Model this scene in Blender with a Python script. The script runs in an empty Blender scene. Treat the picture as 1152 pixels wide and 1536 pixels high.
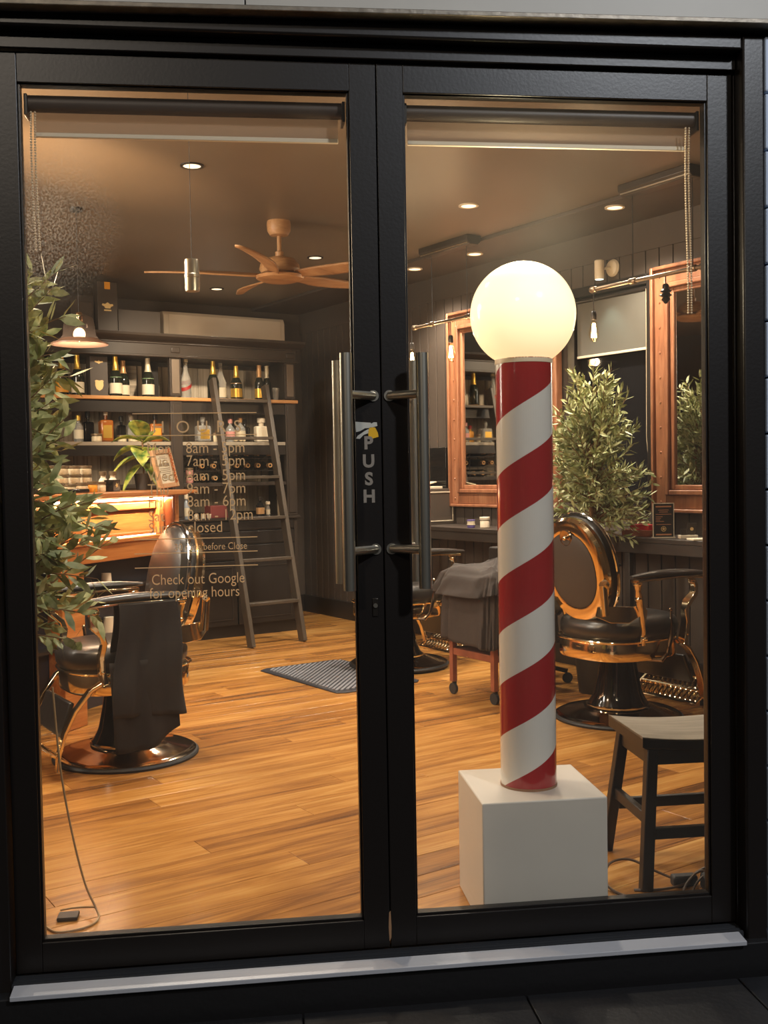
import bpy, math, random
from mathutils import Vector, Matrix
random.seed(7)
PI = math.pi
scene = bpy.context.scene
COL = scene.collection

# ================================================================== CAMERA
PHI = 0.4558775                      # the glazed doors stand at 26 degrees to the room's grid
cph, sph = math.cos(PHI), math.sin(PHI)
cx_ = Vector((0.8348507, -0.5501999, -0.0174450))
cy_ = Vector((0.0348324, 0.0211730, 0.9991689))
cz_ = Vector((0.5493733, 0.8347644, -0.0368410))
cam_data = bpy.data.cameras.new('camera')
cam = bpy.data.objects.new('camera', cam_data)
COL.objects.link(cam)
m = Matrix.Identity(4)
for i in range(3):
    m[i][0] = cx_[i]; m[i][1] = cy_[i]; m[i][2] = -cz_[i]
m[0][3], m[1][3], m[2][3] = -1.586744, -2.415412, 1.307663
cam.matrix_world = m
cam_data.sensor_fit = 'HORIZONTAL'
cam_data.sensor_width = 36.0
cam_data.lens = 50.0
cam_data.clip_start = 0.05
cam_data.clip_end = 200
scene.camera = cam

# ================================================================== WORLD, EXPOSURE
world = bpy.data.worlds.new('night_sky'); scene.world = world
world.use_nodes = True
bg = world.node_tree.nodes['Background']
bg.inputs[0].default_value = (0.42, 0.44, 0.50, 1)
bg.inputs[1].default_value = 0.035
scene.view_settings.view_transform = 'Standard'
scene.view_settings.look = 'None'
scene.view_settings.exposure = 0.0
scene.view_settings.gamma = 1.0
scene.view_settings.use_curve_mapping = False
scene.cycles.max_bounces = 8
scene.cycles.transparent_max_bounces = 16

def srgb(r, g, b):
    def f(c):
        c /= 255.0
        return c / 12.92 if c <= 0.04045 else ((c + 0.055) / 1.055) ** 2.4
    return (f(r), f(g), f(b), 1.0)

def DP(s, off, z=0.0):
    """a point given along the door line (s), behind it (off) and above the floor"""
    return Vector((s * cph + off * sph, -s * sph + off * cph, z))

def lamp(name, kind, loc, energy, color, size=0.1, rot=None, **kw):
    l = bpy.data.lights.new(name, kind); l.energy = energy; l.color = color
    if kind == 'AREA':
        l.shape = kw.get('shape', 'DISK'); l.size = size
        if 'size_y' in kw: l.size_y = kw['size_y']
        if 'spread' in kw: l.spread = kw['spread']
    elif kind == 'SPOT':
        l.shadow_soft_size = size; l.spot_size = kw.get('angle', 1.6); l.spot_blend = kw.get('blend', 0.6)
    else:
        l.shadow_soft_size = size
    o = bpy.data.objects.new(name, l); COL.objects.link(o); o.location = loc
    if rot: o.rotation_euler = rot
    return o

WARM = (1.0, 0.89, 0.74)
WARM2 = (1.0, 0.76, 0.48)
COOL = (0.90, 0.94, 1.0)
# unseen street lamps assumed on the pavement side, behind and right of the photographer
lamp('assumed_street_light', 'POINT', DP(2.6, -4.2, 4.9), 640, COOL, 0.20)
lamp('assumed_street_light', 'POINT', DP(-2.4, -5.5, 4.8), 260, (1.0, 0.86, 0.70), 0.20)  # second one added at left, brightening the block and the striped pole

# ================================================================== MATERIALS
MATS = {}
def mat(name, color, rough=0.5, metal=0.0, bump=0.0, bscale=40.0, var=0.0, vscale=6.0, emit=None, estr=0.0,
        coat=0.0, spec=None, trans=0.0, stretch=None):
    mm = bpy.data.materials.new(name); mm.use_nodes = True
    nt = mm.node_tree; b = nt.nodes['Principled BSDF']
    b.inputs['Base Color'].default_value = color
    b.inputs['Roughness'].default_value = rough
    b.inputs['Metallic'].default_value = metal
    if coat: b.inputs['Coat Weight'].default_value = coat; b.inputs['Coat Roughness'].default_value = 0.08
    if spec is not None: b.inputs['Specular IOR Level'].default_value = spec
    if trans: b.inputs['Transmission Weight'].default_value = trans
    if emit is not None:
        b.inputs['Emission Color'].default_value = emit; b.inputs['Emission Strength'].default_value = estr
    if var or bump:
        tc = nt.nodes.new('ShaderNodeTexCoord'); mp = nt.nodes.new('ShaderNodeMapping')
        nt.links.new(tc.outputs['Object'], mp.inputs[0])
        if stretch: mp.inputs['Scale'].default_value = stretch
    if var:
        n = nt.nodes.new('ShaderNodeTexNoise'); n.inputs['Scale'].default_value = vscale; n.inputs['Detail'].default_value = 5
        nt.links.new(mp.outputs[0], n.inputs['Vector'])
        r = nt.nodes.new('ShaderNodeValToRGB')
        r.color_ramp.elements[0].position = 0.3; r.color_ramp.elements[1].position = 0.72
        c0 = [max(0, c * (1 - var)) for c in color[:3]] + [1]; c1 = [min(1, c * (1 + var)) for c in color[:3]] + [1]
        r.color_ramp.elements[0].color = c0; r.color_ramp.elements[1].color = c1
        nt.links.new(n.outputs[0], r.inputs[0]); nt.links.new(r.outputs[0], b.inputs['Base Color'])
    if bump:
        n2 = nt.nodes.new('ShaderNodeTexNoise'); n2.inputs['Scale'].default_value = bscale; n2.inputs['Detail'].default_value = 3
        nt.links.new(mp.outputs[0], n2.inputs['Vector'])
        bp = nt.nodes.new('ShaderNodeBump'); bp.inputs['Strength'].default_value = bump; bp.inputs['Distance'].default_value = 0.01
        nt.links.new(n2.outputs[0], bp.inputs['Height']); nt.links.new(bp.outputs[0], b.inputs['Normal'])
    MATS[name] = mm
    return mm

def glass_mat(name, tint, dirt=0.0, fres=1.45, rough=0.0, dcol=(0.8, 0.78, 0.72, 1), patch=0.0):
    mm = bpy.data.materials.new(name); mm.use_nodes = True
    nt = mm.node_tree; N = nt.nodes; L = nt.links
    N.remove(N['Principled BSDF']); out = N['Material Output']
    tr = N.new('ShaderNodeBsdfTransparent'); tr.inputs[0].default_value = tint
    gl = N.new('ShaderNodeBsdfGlossy'); gl.inputs['Roughness'].default_value = rough
    fr = N.new('ShaderNodeFresnel'); fr.inputs[0].default_value = fres
    mx = N.new('ShaderNodeMixShader')
    # only the face the light meets first reflects; light leaving the sheet passes straight on
    ge = N.new('ShaderNodeNewGeometry'); nb1 = N.new('ShaderNodeMath'); nb1.operation = 'SUBTRACT'; nb1.inputs[0].default_value = 1.0
    L.new(ge.outputs['Backfacing'], nb1.inputs[1]); mu = N.new('ShaderNodeMath'); mu.operation = 'MULTIPLY'
    L.new(fr.outputs[0], mu.inputs[0]); L.new(nb1.outputs[0], mu.inputs[1])
    L.new(mu.outputs[0], mx.inputs[0]); L.new(tr.outputs[0], mx.inputs[1]); L.new(gl.outputs[0], mx.inputs[2])
    last = mx
    if dirt:
        df = N.new('ShaderNodeBsdfDiffuse'); df.inputs[0].default_value = dcol
        tl = N.new('ShaderNodeBsdfTranslucent'); tl.inputs[0].default_value = dcol
        ad = N.new('ShaderNodeMixShader'); ad.inputs[0].default_value = 0.5
        L.new(df.outputs[0], ad.inputs[1]); L.new(tl.outputs[0], ad.inputs[2])
        tc = N.new('ShaderNodeTexCoord')
        n1 = N.new('ShaderNodeTexNoise'); n1.inputs['Scale'].default_value = 3.0; n1.inputs['Detail'].default_value = 6
        n2 = N.new('ShaderNodeTexNoise'); n2.inputs['Scale'].default_value = 160; n2.inputs['Detail'].default_value = 2
        L.new(tc.outputs['Object'], n1.inputs['Vector']); L.new(tc.outputs['Object'], n2.inputs['Vector'])
        r1 = N.new('ShaderNodeMapRange'); r1.inputs[1].default_value = 0.3; r1.inputs[2].default_value = 0.8
        r1.inputs[3].default_value = dirt * 0.5; r1.inputs[4].default_value = dirt * 1.6
        r2 = N.new('ShaderNodeMapRange'); r2.inputs[1].default_value = 0.70; r2.inputs[2].default_value = 0.78
        r2.inputs[3].default_value = 0.0; r2.inputs[4].default_value = dirt * 3.0
        L.new(n1.outputs[0], r1.inputs[0]); L.new(n2.outputs[0], r2.inputs[0])
        sm = N.new('ShaderNodeMath'); sm.operation = 'ADD'
        L.new(r1.outputs[0], sm.inputs[0]); L.new(r2.outputs[0], sm.inputs[1])
        if patch:  # silvery reflection on stained glass, put in as a pale speckled patch
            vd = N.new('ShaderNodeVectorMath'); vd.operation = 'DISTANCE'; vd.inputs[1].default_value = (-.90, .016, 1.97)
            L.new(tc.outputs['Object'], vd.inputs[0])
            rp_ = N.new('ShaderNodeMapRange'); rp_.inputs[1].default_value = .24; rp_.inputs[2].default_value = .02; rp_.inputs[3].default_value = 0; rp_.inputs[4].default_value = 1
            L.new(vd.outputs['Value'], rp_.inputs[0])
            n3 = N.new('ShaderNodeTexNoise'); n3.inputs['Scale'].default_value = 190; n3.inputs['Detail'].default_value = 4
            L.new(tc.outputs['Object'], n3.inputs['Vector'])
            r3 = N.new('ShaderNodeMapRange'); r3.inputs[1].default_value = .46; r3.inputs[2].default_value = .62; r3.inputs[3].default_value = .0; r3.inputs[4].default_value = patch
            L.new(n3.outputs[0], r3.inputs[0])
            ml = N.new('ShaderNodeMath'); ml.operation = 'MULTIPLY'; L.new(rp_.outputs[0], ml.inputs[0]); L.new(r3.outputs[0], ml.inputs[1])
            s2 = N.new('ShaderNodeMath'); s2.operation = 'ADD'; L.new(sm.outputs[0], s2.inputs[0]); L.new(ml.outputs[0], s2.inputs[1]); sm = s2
        m2 = N.new('ShaderNodeMixShader'); L.new(sm.outputs[0], m2.inputs[0])
        L.new(mx.outputs[0], m2.inputs[1]); L.new(ad.outputs[0], m2.inputs[2]); last = m2
    L.new(last.outputs[0], out.inputs[0])
    MATS[name] = mm
    return mm

def wood_mat(name, stops, rough=0.35, gscale=(1.2, 16, 16), bump=0.05, coat=0.0, rnd=True, rv=0.25):
    """procedural timber; grain runs along local x"""
    mm = bpy.data.materials.new(name); mm.use_nodes = True
    nt = mm.node_tree; N = nt.nodes; L = nt.links; b = N['Principled BSDF']
    b.inputs['Roughness'].default_value = rough
    if coat: b.inputs['Coat Weight'].default_value = coat; b.inputs['Coat Roughness'].default_value = 0.15
    tc = N.new('ShaderNodeTexCoord'); oi = N.new('ShaderNodeObjectInfo')
    off = N.new('ShaderNodeVectorMath'); off.operation = 'ADD'
    sc = N.new('ShaderNodeVectorMath'); sc.operation = 'SCALE'; sc.inputs['Scale'].default_value = 37.0
    cmb = N.new('ShaderNodeCombineXYZ')
    L.new(oi.outputs['Random'], cmb.inputs[0]); L.new(oi.outputs['Random'], cmb.inputs[1])
    L.new(cmb.outputs[0], sc.inputs[0])
    L.new(tc.outputs['Object'], off.inputs[0]); L.new(sc.outputs[0], off.inputs[1])
    mp = N.new('ShaderNodeMapping'); mp.inputs['Scale'].default_value = gscale
    L.new(off.outputs[0], mp.inputs[0])
    n = N.new('ShaderNodeTexNoise'); n.inputs['Scale'].default_value = 1.0; n.inputs['Detail'].default_value = 7
    n.inputs['Roughness'].default_value = 0.62; n.inputs['Distortion'].default_value = 0.8
    L.new(mp.outputs[0], n.inputs['Vector'])
    mp2 = N.new('ShaderNodeMapping'); mp2.inputs['Scale'].default_value = (gscale[0] * 2, gscale[1] * 7, gscale[2] * 7)
    L.new(off.outputs[0], mp2.inputs[0])
    n2 = N.new('ShaderNodeTexNoise'); n2.inputs['Scale'].default_value = 1.0; n2.inputs['Detail'].default_value = 3
    L.new(mp2.outputs[0], n2.inputs['Vector'])
    mix = N.new('ShaderNodeMath'); mix.operation = 'MULTIPLY_ADD'; mix.inputs[1].default_value = 0.35
    L.new(n2.outputs[0], mix.inputs[0]); L.new(n.outputs[0], mix.inputs[2])
    sub = N.new('ShaderNodeMath'); sub.operation = 'MULTIPLY_ADD'; sub.inputs[1].default_value = rv if rnd else 0.0
    sub.inputs[2].default_value = -0.175 - (rv / 2 if rnd else 0)
    L.new(oi.outputs['Random'], sub.inputs[0])
    add = N.new('ShaderNodeMath'); add.operation = 'ADD'
    L.new(mix.outputs[0], add.inputs[0]); L.new(sub.outputs[0], add.inputs[1])
    r = N.new('ShaderNodeValToRGB'); L.new(add.outputs[0], r.inputs[0])
    el = r.color_ramp.elements
    while len(el) < len(stops): el.new(0.5)
    for e, (p, c) in zip(el, stops): e.position = p; e.color = c
    L.new(r.outputs[0], b.inputs['Base Color'])
    bp = N.new('ShaderNodeBump'); bp.inputs['Strength'].default_value = bump; bp.inputs['Distance'].default_value = 0.004
    L.new(mix.outputs[0], bp.inputs['Height']); L.new(bp.outputs[0], b.inputs['Normal'])
    MATS[name] = mm
    return mm

def leaf_mat(name, c0, c1, rough=0.5):
    mm = bpy.data.materials.new(name); mm.use_nodes = True
    nt = mm.node_tree; N = nt.nodes; L = nt.links; b = N['Principled BSDF']
    b.inputs['Roughness'].default_value = rough
    tc = N.new('ShaderNodeTexCoord'); n = N.new('ShaderNodeTexNoise'); n.inputs['Scale'].default_value = 22
    L.new(tc.outputs['Object'], n.inputs['Vector'])
    r = N.new('ShaderNodeValToRGB'); r.color_ramp.elements[0].position = 0.35; r.color_ramp.elements[1].position = 0.68
    r.color_ramp.elements[0].color = c0; r.color_ramp.elements[1].color = c1
    L.new(n.outputs[0], r.inputs[0]); L.new(r.outputs[0], b.inputs['Base Color'])
    MATS[name] = mm
    return mm

FLOORW = wood_mat('floor_timber', [(0.18, srgb(88, 54, 28)), (0.38, srgb(146, 96, 46)), (0.58, srgb(180, 126, 62)), (0.85, srgb(212, 164, 98))],
                  rough=0.24, gscale=(1.3, 15, 15), bump=0.05, rv=0.24)
BLACKP = mat('black_gloss_paint', srgb(24, 19, 16), 0.38, bump=0.03, bscale=120, spec=0.5)
BLACKM = mat('black_satin_paint', srgb(33, 30, 28), 0.5, bump=0.05, bscale=30)
WALLD = mat('charcoal_wall_paint', srgb(76, 65, 56), 0.6, bump=0.05, bscale=60, var=0.08, vscale=3)
CEILM = mat('dark_ceiling_paint', srgb(112, 98, 82), 0.42, bump=0.04, bscale=30, var=0.06, vscale=1.5)
CABM = mat('black_brown_cabinet_paint', srgb(50, 41, 34), 0.42, bump=0.06, bscale=30, var=0.1, vscale=5)
CABD = mat('dark_cabinet_paint', srgb(32, 26, 22), 0.38, bump=0.05, bscale=30)
GREYB = wood_mat('grey_washed_boards', [(0.2, srgb(130, 117, 100)), (0.5, srgb(182, 166, 144)), (0.8, srgb(216, 202, 180))], rough=0.7, gscale=(1.0, 30, 30), bump=0.2)
ORW = wood_mat('orange_timber', [(0.2, srgb(142, 82, 38)), (0.5, srgb(186, 116, 58)), (0.8, srgb(216, 152, 88))], rough=0.33, gscale=(1.5, 20, 20), coat=0.3, rnd=False)
FRW = wood_mat('mirror_timber', [(0.2, srgb(100, 60, 40)), (0.5, srgb(146, 94, 64)), (0.8, srgb(176, 124, 88))], rough=0.4, gscale=(9, 9, 1.2), coat=0.2, rnd=False)
FANW = wood_mat('fan_timber', [(0.2, srgb(142, 102, 62)), (0.5, srgb(180, 136, 92)), (0.8, srgb(204, 164, 118))], rough=0.45, gscale=(2, 14, 14), rnd=False)
EDGEW = mat('honey_shelf_edge', srgb(196, 140, 84), 0.4, var=0.15, vscale=8)
LEGW = mat('red_brown_timber', srgb(140, 78, 52), 0.45, var=0.2, vscale=12)
STOOLTOP = mat('worn_pale_stool_top', srgb(150, 142, 128), 0.55, var=0.25, vscale=5, stretch=(1, 6, 1), bump=0.1)
STOOLB = mat('black_stool_timber', srgb(27, 23, 22), 0.4, bump=0.05)
CHROME = mat('brushed_steel', srgb(214, 206, 188), 0.34, 1.0, bump=0.03, bscale=200, stretch=(1, 1, 0.05))
POLISH = mat('polished_chrome', srgb(215, 215, 212), 0.08, 1.0)
GOLD = mat('polished_brass', srgb(238, 216, 176), 0.12, 1.0, bump=0.03, bscale=18)
BRONZE = mat('dark_polished_bronze', srgb(178, 156, 132), 0.12, 1.0, var=0.25, vscale=9)
LEATHER = mat('black_leather', srgb(40, 36, 33), 0.3, bump=0.12, bscale=24, spec=0.7)
LEATHB = mat('dark_back_panel', srgb(64, 56, 50), 0.5, bump=0.04, bscale=80)
ENAMEL = mat('black_enamel', srgb(24, 22, 21), 0.1, spec=0.7)
CAPE = mat('black_salon_cloth', srgb(34, 29, 26), 0.85, bump=0.0)
CLOTHB = mat('brown_grey_cloth', srgb(50, 41, 36), 0.85, bump=0.5, bscale=14, var=0.12, vscale=8)
WHITEP = mat('white_painted_board', srgb(214, 208, 198), 0.42, var=0.04, vscale=4, bump=0.03)
FACIA = mat('pale_grey_fascia_panel', srgb(176, 172, 163), 0.5, var=0.05, vscale=5)
SIDING = mat('pale_facade_boards', srgb(184, 200, 222), 0.5, var=0.06, vscale=6)
ALU = mat('aluminium_sill', srgb(196, 198, 204), 0.42, 0.2, bump=0.05, bscale=120, stretch=(0.1, 2, 2))
GROUND = mat('dark_pavement_tile', srgb(20, 20, 23), 0.6, var=0.15, vscale=9, bump=0.15, bscale=60)
RISER = mat('black_step_riser', srgb(24, 23, 24), 0.5, bump=0.1)
DRIP = mat('weathered_metal_flashing', srgb(120, 112, 100), 0.45, 0.6, var=0.25, vscale=30, bump=0.2)
BLINDF = mat('brown_grey_blind_fabric', srgb(176, 150, 126), 0.8, bump=0.1, bscale=400)
def translucent(mm, col, f=.45):
    nt = mm.node_tree; N = nt.nodes; b = N['Principled BSDF']; out = N['Material Output']
    t = N.new('ShaderNodeBsdfTranslucent'); t.inputs[0].default_value = col; mx = N.new('ShaderNodeMixShader'); mx.inputs[0].default_value = f
    nt.links.new(b.outputs[0], mx.inputs[1]); nt.links.new(t.outputs[0], mx.inputs[2]); nt.links.new(mx.outputs[0], out.inputs[0])
translucent(BLINDF, srgb(196, 186, 176), .6)
BLINDW = mat('grey_window_blind', srgb(98, 94, 85), 0.75, bump=0.06, bscale=300)
CREAM = mat('cream_plastic', srgb(222, 208, 184), 0.45)
BEAD = mat('pale_bead_chain', srgb(206, 184, 152), 0.4)
ACW = mat('cream_air_conditioner', srgb(232, 214, 190), 0.35)
RED = mat('glossy_red_stripe', srgb(160, 30, 34), 0.16, coat=0.5)
WHITES = mat('glossy_white_stripe', srgb(226, 222, 214), 0.18, coat=0.4)
RUBBER = mat('black_rubber', srgb(34, 34, 36), 0.55)
MATR = mat('grey_rubber_mat', srgb(44, 46, 54), 0.4)
CORD = mat('brown_flex', srgb(92, 72, 54), 0.5)
CORDP = mat('pale_flex', srgb(176, 144, 100), 0.5)
DKGLASS = mat('dark_green_bottle_glass', srgb(26, 30, 22), 0.08, spec=0.8)
AMBER = mat('amber_bottle_glass', srgb(150, 84, 30), 0.08, spec=0.8)
CLEARB = mat('clear_bottle_glass', (0.82, 0.80, 0.74, 1), 0.06, trans=0.75)
FOILG = mat('gold_foil', srgb(212, 170, 74), 0.3, 0.7)
FOILC = mat('copper_foil', srgb(196, 150, 100), 0.35, 0.4)
FOILW = mat('pale_foil', srgb(200, 188, 160), 0.4, 0.2)
LABELW = mat('cream_paper_label', srgb(214, 202, 176), 0.6)
LABELO = mat('orange_paper_label', srgb(222, 150, 40), 0.55)
LABELG = mat('green_paper_label', srgb(120, 150, 110), 0.6)
LABELR = mat('red_paper_label', srgb(160, 40, 34), 0.55)
LABELP = mat('dusty_pink_label', srgb(190, 130, 120), 0.6)
WAXR = mat('dark_red_box', srgb(110, 44, 40), 0.5)
PURPLE = mat('violet_plastic', srgb(96, 84, 140), 0.4)
GIFTB = mat('dark_gift_card', srgb(66, 56, 48), 0.5, var=0.08, vscale=10)
GOLDT = mat('gilt_print', srgb(224, 190, 128), 0.5)
COPT = mat('copper_vinyl_lettering', srgb(250, 200, 140), 0.5)
SILT = mat('grey_vinyl_lettering', srgb(142, 134, 124), 0.5)
BARK = mat('brown_bark', srgb(134, 98, 62), 0.8, bump=0.5, bscale=30, var=0.25, vscale=20)
OLIVE = leaf_mat('olive_leaf', srgb(120, 130, 78), srgb(206, 208, 158))
OLIVE2 = leaf_mat('olive_leaf_near', srgb(128, 138, 74), srgb(214, 212, 152))
BROADL = leaf_mat('broad_leaf', srgb(62, 98, 36), srgb(186, 182, 82), 0.35)
POTM = mat('dark_ceramic_pot', srgb(52, 48, 44), 0.5)
JARL = mat('tin_lid', srgb(126, 106, 80), 0.35, 0.5)
JARB = mat('cream_jar', srgb(214, 196, 162), 0.35, var=0.15, vscale=60)
MIRROR = mat('mirror_silver', srgb(205, 203, 198), 0.025, 1.0)
DGLASS = mat('dark_window_glass', srgb(28, 27, 28), 0.04, spec=0.9)
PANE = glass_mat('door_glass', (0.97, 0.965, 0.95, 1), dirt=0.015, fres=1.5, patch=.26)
BULBG = glass_mat('bulb_glass', (1, 0.93, 0.8, 1), fres=1.4)
FIL = mat('glowing_filament', srgb(255, 220, 150), 0.5, emit=(1.0, 0.66, 0.28, 1), estr=60)
BULBE = mat('glowing_bulb', srgb(255, 235, 200), 0.5, emit=(1.0, 0.74, 0.42, 1), estr=9)
DOWNE = mat('downlight_lens', srgb(255, 240, 215), 0.5, emit=(1.0, 0.76, 0.50, 1), estr=1.8)
LEDE = mat('led_strip', srgb(255, 240, 220), 0.5, emit=(1.0, 0.78, 0.55, 1), estr=9)
SPOTE = mat('spotlight_lens', srgb(230, 250, 250), 0.5, emit=(0.75, 1.0, 0.95, 1), estr=2.5)

def globe_mat():
    mm = bpy.data.materials.new('lit_opal_globe'); mm.use_nodes = True
    nt = mm.node_tree; N = nt.nodes; L = nt.links; b = N['Principled BSDF']
    b.inputs['Base Color'].default_value = srgb(250, 244, 215); b.inputs['Roughness'].default_value = 0.12
    tc = N.new('ShaderNodeTexCoord'); sp = N.new('ShaderNodeSeparateXYZ'); L.new(tc.outputs['Object'], sp.inputs[0])
    mr = N.new('ShaderNodeMapRange'); mr.inputs[1].default_value = 1.62; mr.inputs[2].default_value = 1.77
    L.new(sp.outputs[2], mr.inputs[0])
    r = N.new('ShaderNodeValToRGB'); r.color_ramp.elements[0].color = (1.0, 0.70, 0.36, 1); r.color_ramp.elements[1].color = (1.25, 1.05, 0.62, 1)
    L.new(mr.outputs[0], r.inputs[0]); L.new(r.outputs[0], b.inputs['Emission Color']); b.inputs['Emission Strength'].default_value = 1.0
    return mm
GLOBE = globe_mat()

# ================================================================== MESH BUILDER
class MB:
    def __init__(s): s.v = []; s.f = []
    def add(s, vs, fs):
        n = len(s.v); s.v += [tuple(p) for p in vs]; s.f += [tuple(i + n for i in f) for f in fs]; return s
    def box(s, x0, x1, y0, y1, z0, z1):
        vs = [(x0, y0, z0), (x1, y0, z0), (x1, y1, z0), (x0, y1, z0), (x0, y0, z1), (x1, y0, z1), (x1, y1, z1), (x0, y1, z1)]
        return s.add(vs, [(0, 3, 2, 1), (4, 5, 6, 7), (0, 1, 5, 4), (1, 2, 6, 5), (2, 3, 7, 6), (3, 0, 4, 7)])
    def hexa(s, b, t):
        return s.add(list(b) + list(t), [(3, 2, 1, 0), (4, 5, 6, 7), (0, 1, 5, 4), (1, 2, 6, 5), (2, 3, 7, 6), (3, 0, 4, 7)])
    def prism(s, poly, z0, z1):
        n = len(poly)
        vs = [(x, y, z0) for x, y in poly] + [(x, y, z1) for x, y in poly]
        fs = [tuple(range(n - 1, -1, -1)), tuple(range(n, 2 * n))] + [(i, (i + 1) % n, n + (i + 1) % n, n + i) for i in range(n)]
        return s.add(vs, fs)
    def extr(s, poly, O, U, V, W, t):
        """polygon (u,v) in the frame O,U,V thickened by t along W"""
        O, U, V, W = Vector(O), Vector(U), Vector(V), Vector(W)
        n = len(poly)
        a = [O + U * u + V * v for u, v in poly]; b = [p + W * t for p in a]
        fs = [tuple(range(n - 1, -1, -1)), tuple(range(n, 2 * n))] + [(i, (i + 1) % n, n + (i + 1) % n, n + i) for i in range(n)]
        return s.add(a + b, fs)
    def bar(s, p, q, w, h, up=(0, 0, 1)):
        p, q = Vector(p), Vector(q); d = (q - p).normalized(); up = Vector(up)
        x = d.cross(up)
        if x.length < 1e-5: x = d.cross(Vector((1, 0, 0)))
        x.normalize(); y = x.cross(d)
        c = [(-w / 2, -h / 2), (w / 2, -h / 2), (w / 2, h / 2), (-w / 2, h / 2)]
        return s.hexa([p + x * a + y * b for a, b in c], [q + x * a + y * b for a, b in c])
    def lathe(s, prof, n=24, O=(0, 0, 0), axis=(0, 0, 1), sx=1, sy=1, cap=True):
        O = Vector(O); ax = Vector(axis).normalized()
        q = Vector((0, 0, 1)).rotation_difference(ax)
        vs = []
        for r, z in prof:
            for k in range(n):
                a = 2 * PI * k / n
                vs.append(O + q @ Vector((r * sx * math.cos(a), r * sy * math.sin(a), z)))
        fs = []
        for i in range(len(prof) - 1):
            for k in range(n):
                k2 = (k + 1) % n
                fs.append((i * n + k, i * n + k2, (i + 1) * n + k2, (i + 1) * n + k))
        if cap:
            fs.append(tuple(range(n - 1, -1, -1))); m_ = (len(prof) - 1) * n
            fs.append(tuple(range(m_, m_ + n)))
        return s.add(vs, fs)
    def cyl(s, p, q, r, r2=None, n=12):
        p, q = Vector(p), Vector(q); L = (q - p).length
        return s.lathe([(r, 0), (r if r2 is None else r2, L)], n, p, q - p)
    def tube(s, pts, r, n=6, rad=None, closed=False):
        pts = [Vector(p) for p in pts]; vs = []; N_ = len(pts); up = None
        for i, p in enumerate(pts):
            if closed: d = pts[(i + 1) % N_] - pts[i - 1]
            else: d = pts[min(i + 1, N_ - 1)] - pts[max(i - 1, 0)]
            d.normalize()
            if up is None:
                up = Vector((0, 0, 1)) if abs(d.z) < 0.9 else Vector((1, 0, 0))
            x = d.cross(up).normalized(); up = x.cross(d).normalized()
            rr = rad[i] if rad else r
            for k in range(n):
                a = 2 * PI * k / n
                vs.append(p + x * rr * math.cos(a) + up * rr * math.sin(a))
        fs = []
        for i in range(N_ if closed else N_ - 1):
            j = (i + 1) % N_
            for k in range(n):
                k2 = (k + 1) % n
                fs.append((i * n + k, i * n + k2, j * n + k2, j * n + k))
        if not closed:
            fs.append(tuple(range(n - 1, -1, -1))); fs.append(tuple(range((N_ - 1) * n, N_ * n)))
        return s.add(vs, fs)
    def sphere(s, c, r, n=12, sz=1.0, sx=1.0, sy=1.0):
        k = max(6, n // 2)
        prof = [(r * math.sin(PI * i / k) + 1e-5, -r * sz * math.cos(PI * i / k)) for i in range(k + 1)]
        return s.lathe(prof, n, c, sx=sx, sy=sy)
    def strip(s, pts, widths, side, thick):
        """flat strap through pts; side = direction of its width"""
        side = Vector(side).normalized(); pts = [Vector(p) for p in pts]; N_ = len(pts); vs = []
        for i, p in enumerate(pts):
            d = (pts[min(i + 1, N_ - 1)] - pts[max(i - 1, 0)]).normalized(); nn = d.cross(side).normalized()
            w = widths[i] / 2; t = thick / 2
            vs += [p + side * w + nn * t, p - side * w + nn * t, p - side * w - nn * t, p + side * w - nn * t]
        fs = [(0, 1, 2, 3), tuple(4 * (N_ - 1) + k for k in (3, 2, 1, 0))]
        for i in range(N_ - 1):
            for k in range(4):
                fs.append((4 * i + k, 4 * i + (k + 1) % 4, 4 * i + 4 + (k + 1) % 4, 4 * i + 4 + k))
        return s.add(vs, fs)
    def grid(s, fn, nu, nv, closed=False):
        vs = [fn(i / (nu if closed else nu - 1), j / (nv - 1)) for j in range(nv) for i in range(nu)]
        fs = []
        for j in range(nv - 1):
            for i in range(nu if closed else nu - 1):
                i2 = (i + 1) % nu
                fs.append((j * nu + i, j * nu + i2, (j + 1) * nu + i2, (j + 1) * nu + i))
        return s.add(vs, fs)
    def build(s, name, material, parent=None, bevel=0.0, smooth=True, world=False, label=None, solid=0.0, kind=None, ang=0.6, seg=2):
        vs = s.v
        if world and parent is not None:
            l = Vector(parent.location); a = parent.rotation_euler[2]; ca, sa = math.cos(-a), math.sin(-a)
            vs = []
            for x, y, z in s.v:
                x -= l.x; y -= l.y
                vs.append((x * ca - y * sa, x * sa + y * ca, z - l.z))
        me = bpy.data.meshes.new(name); me.from_pydata(vs, [], s.f); me.materials.append(material)
        me.validate()
        if smooth:
            me.shade_smooth()
            me.set_sharp_from_angle(angle=ang)
        o = bpy.data.objects.new(name, me); COL.objects.link(o)
        if parent is not None: o.parent = parent
        if bevel:
            mo = o.modifiers.new('bevel', 'BEVEL'); mo.width = bevel; mo.segments = seg; mo.limit_method = 'ANGLE'; mo.angle_limit = 0.6
        if solid:
            mo = o.modifiers.new('solid', 'SOLIDIFY'); mo.thickness = solid; mo.offset = 0
        if label: o['label'] = label
        if kind: o['kind'] = kind
        return o

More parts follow.
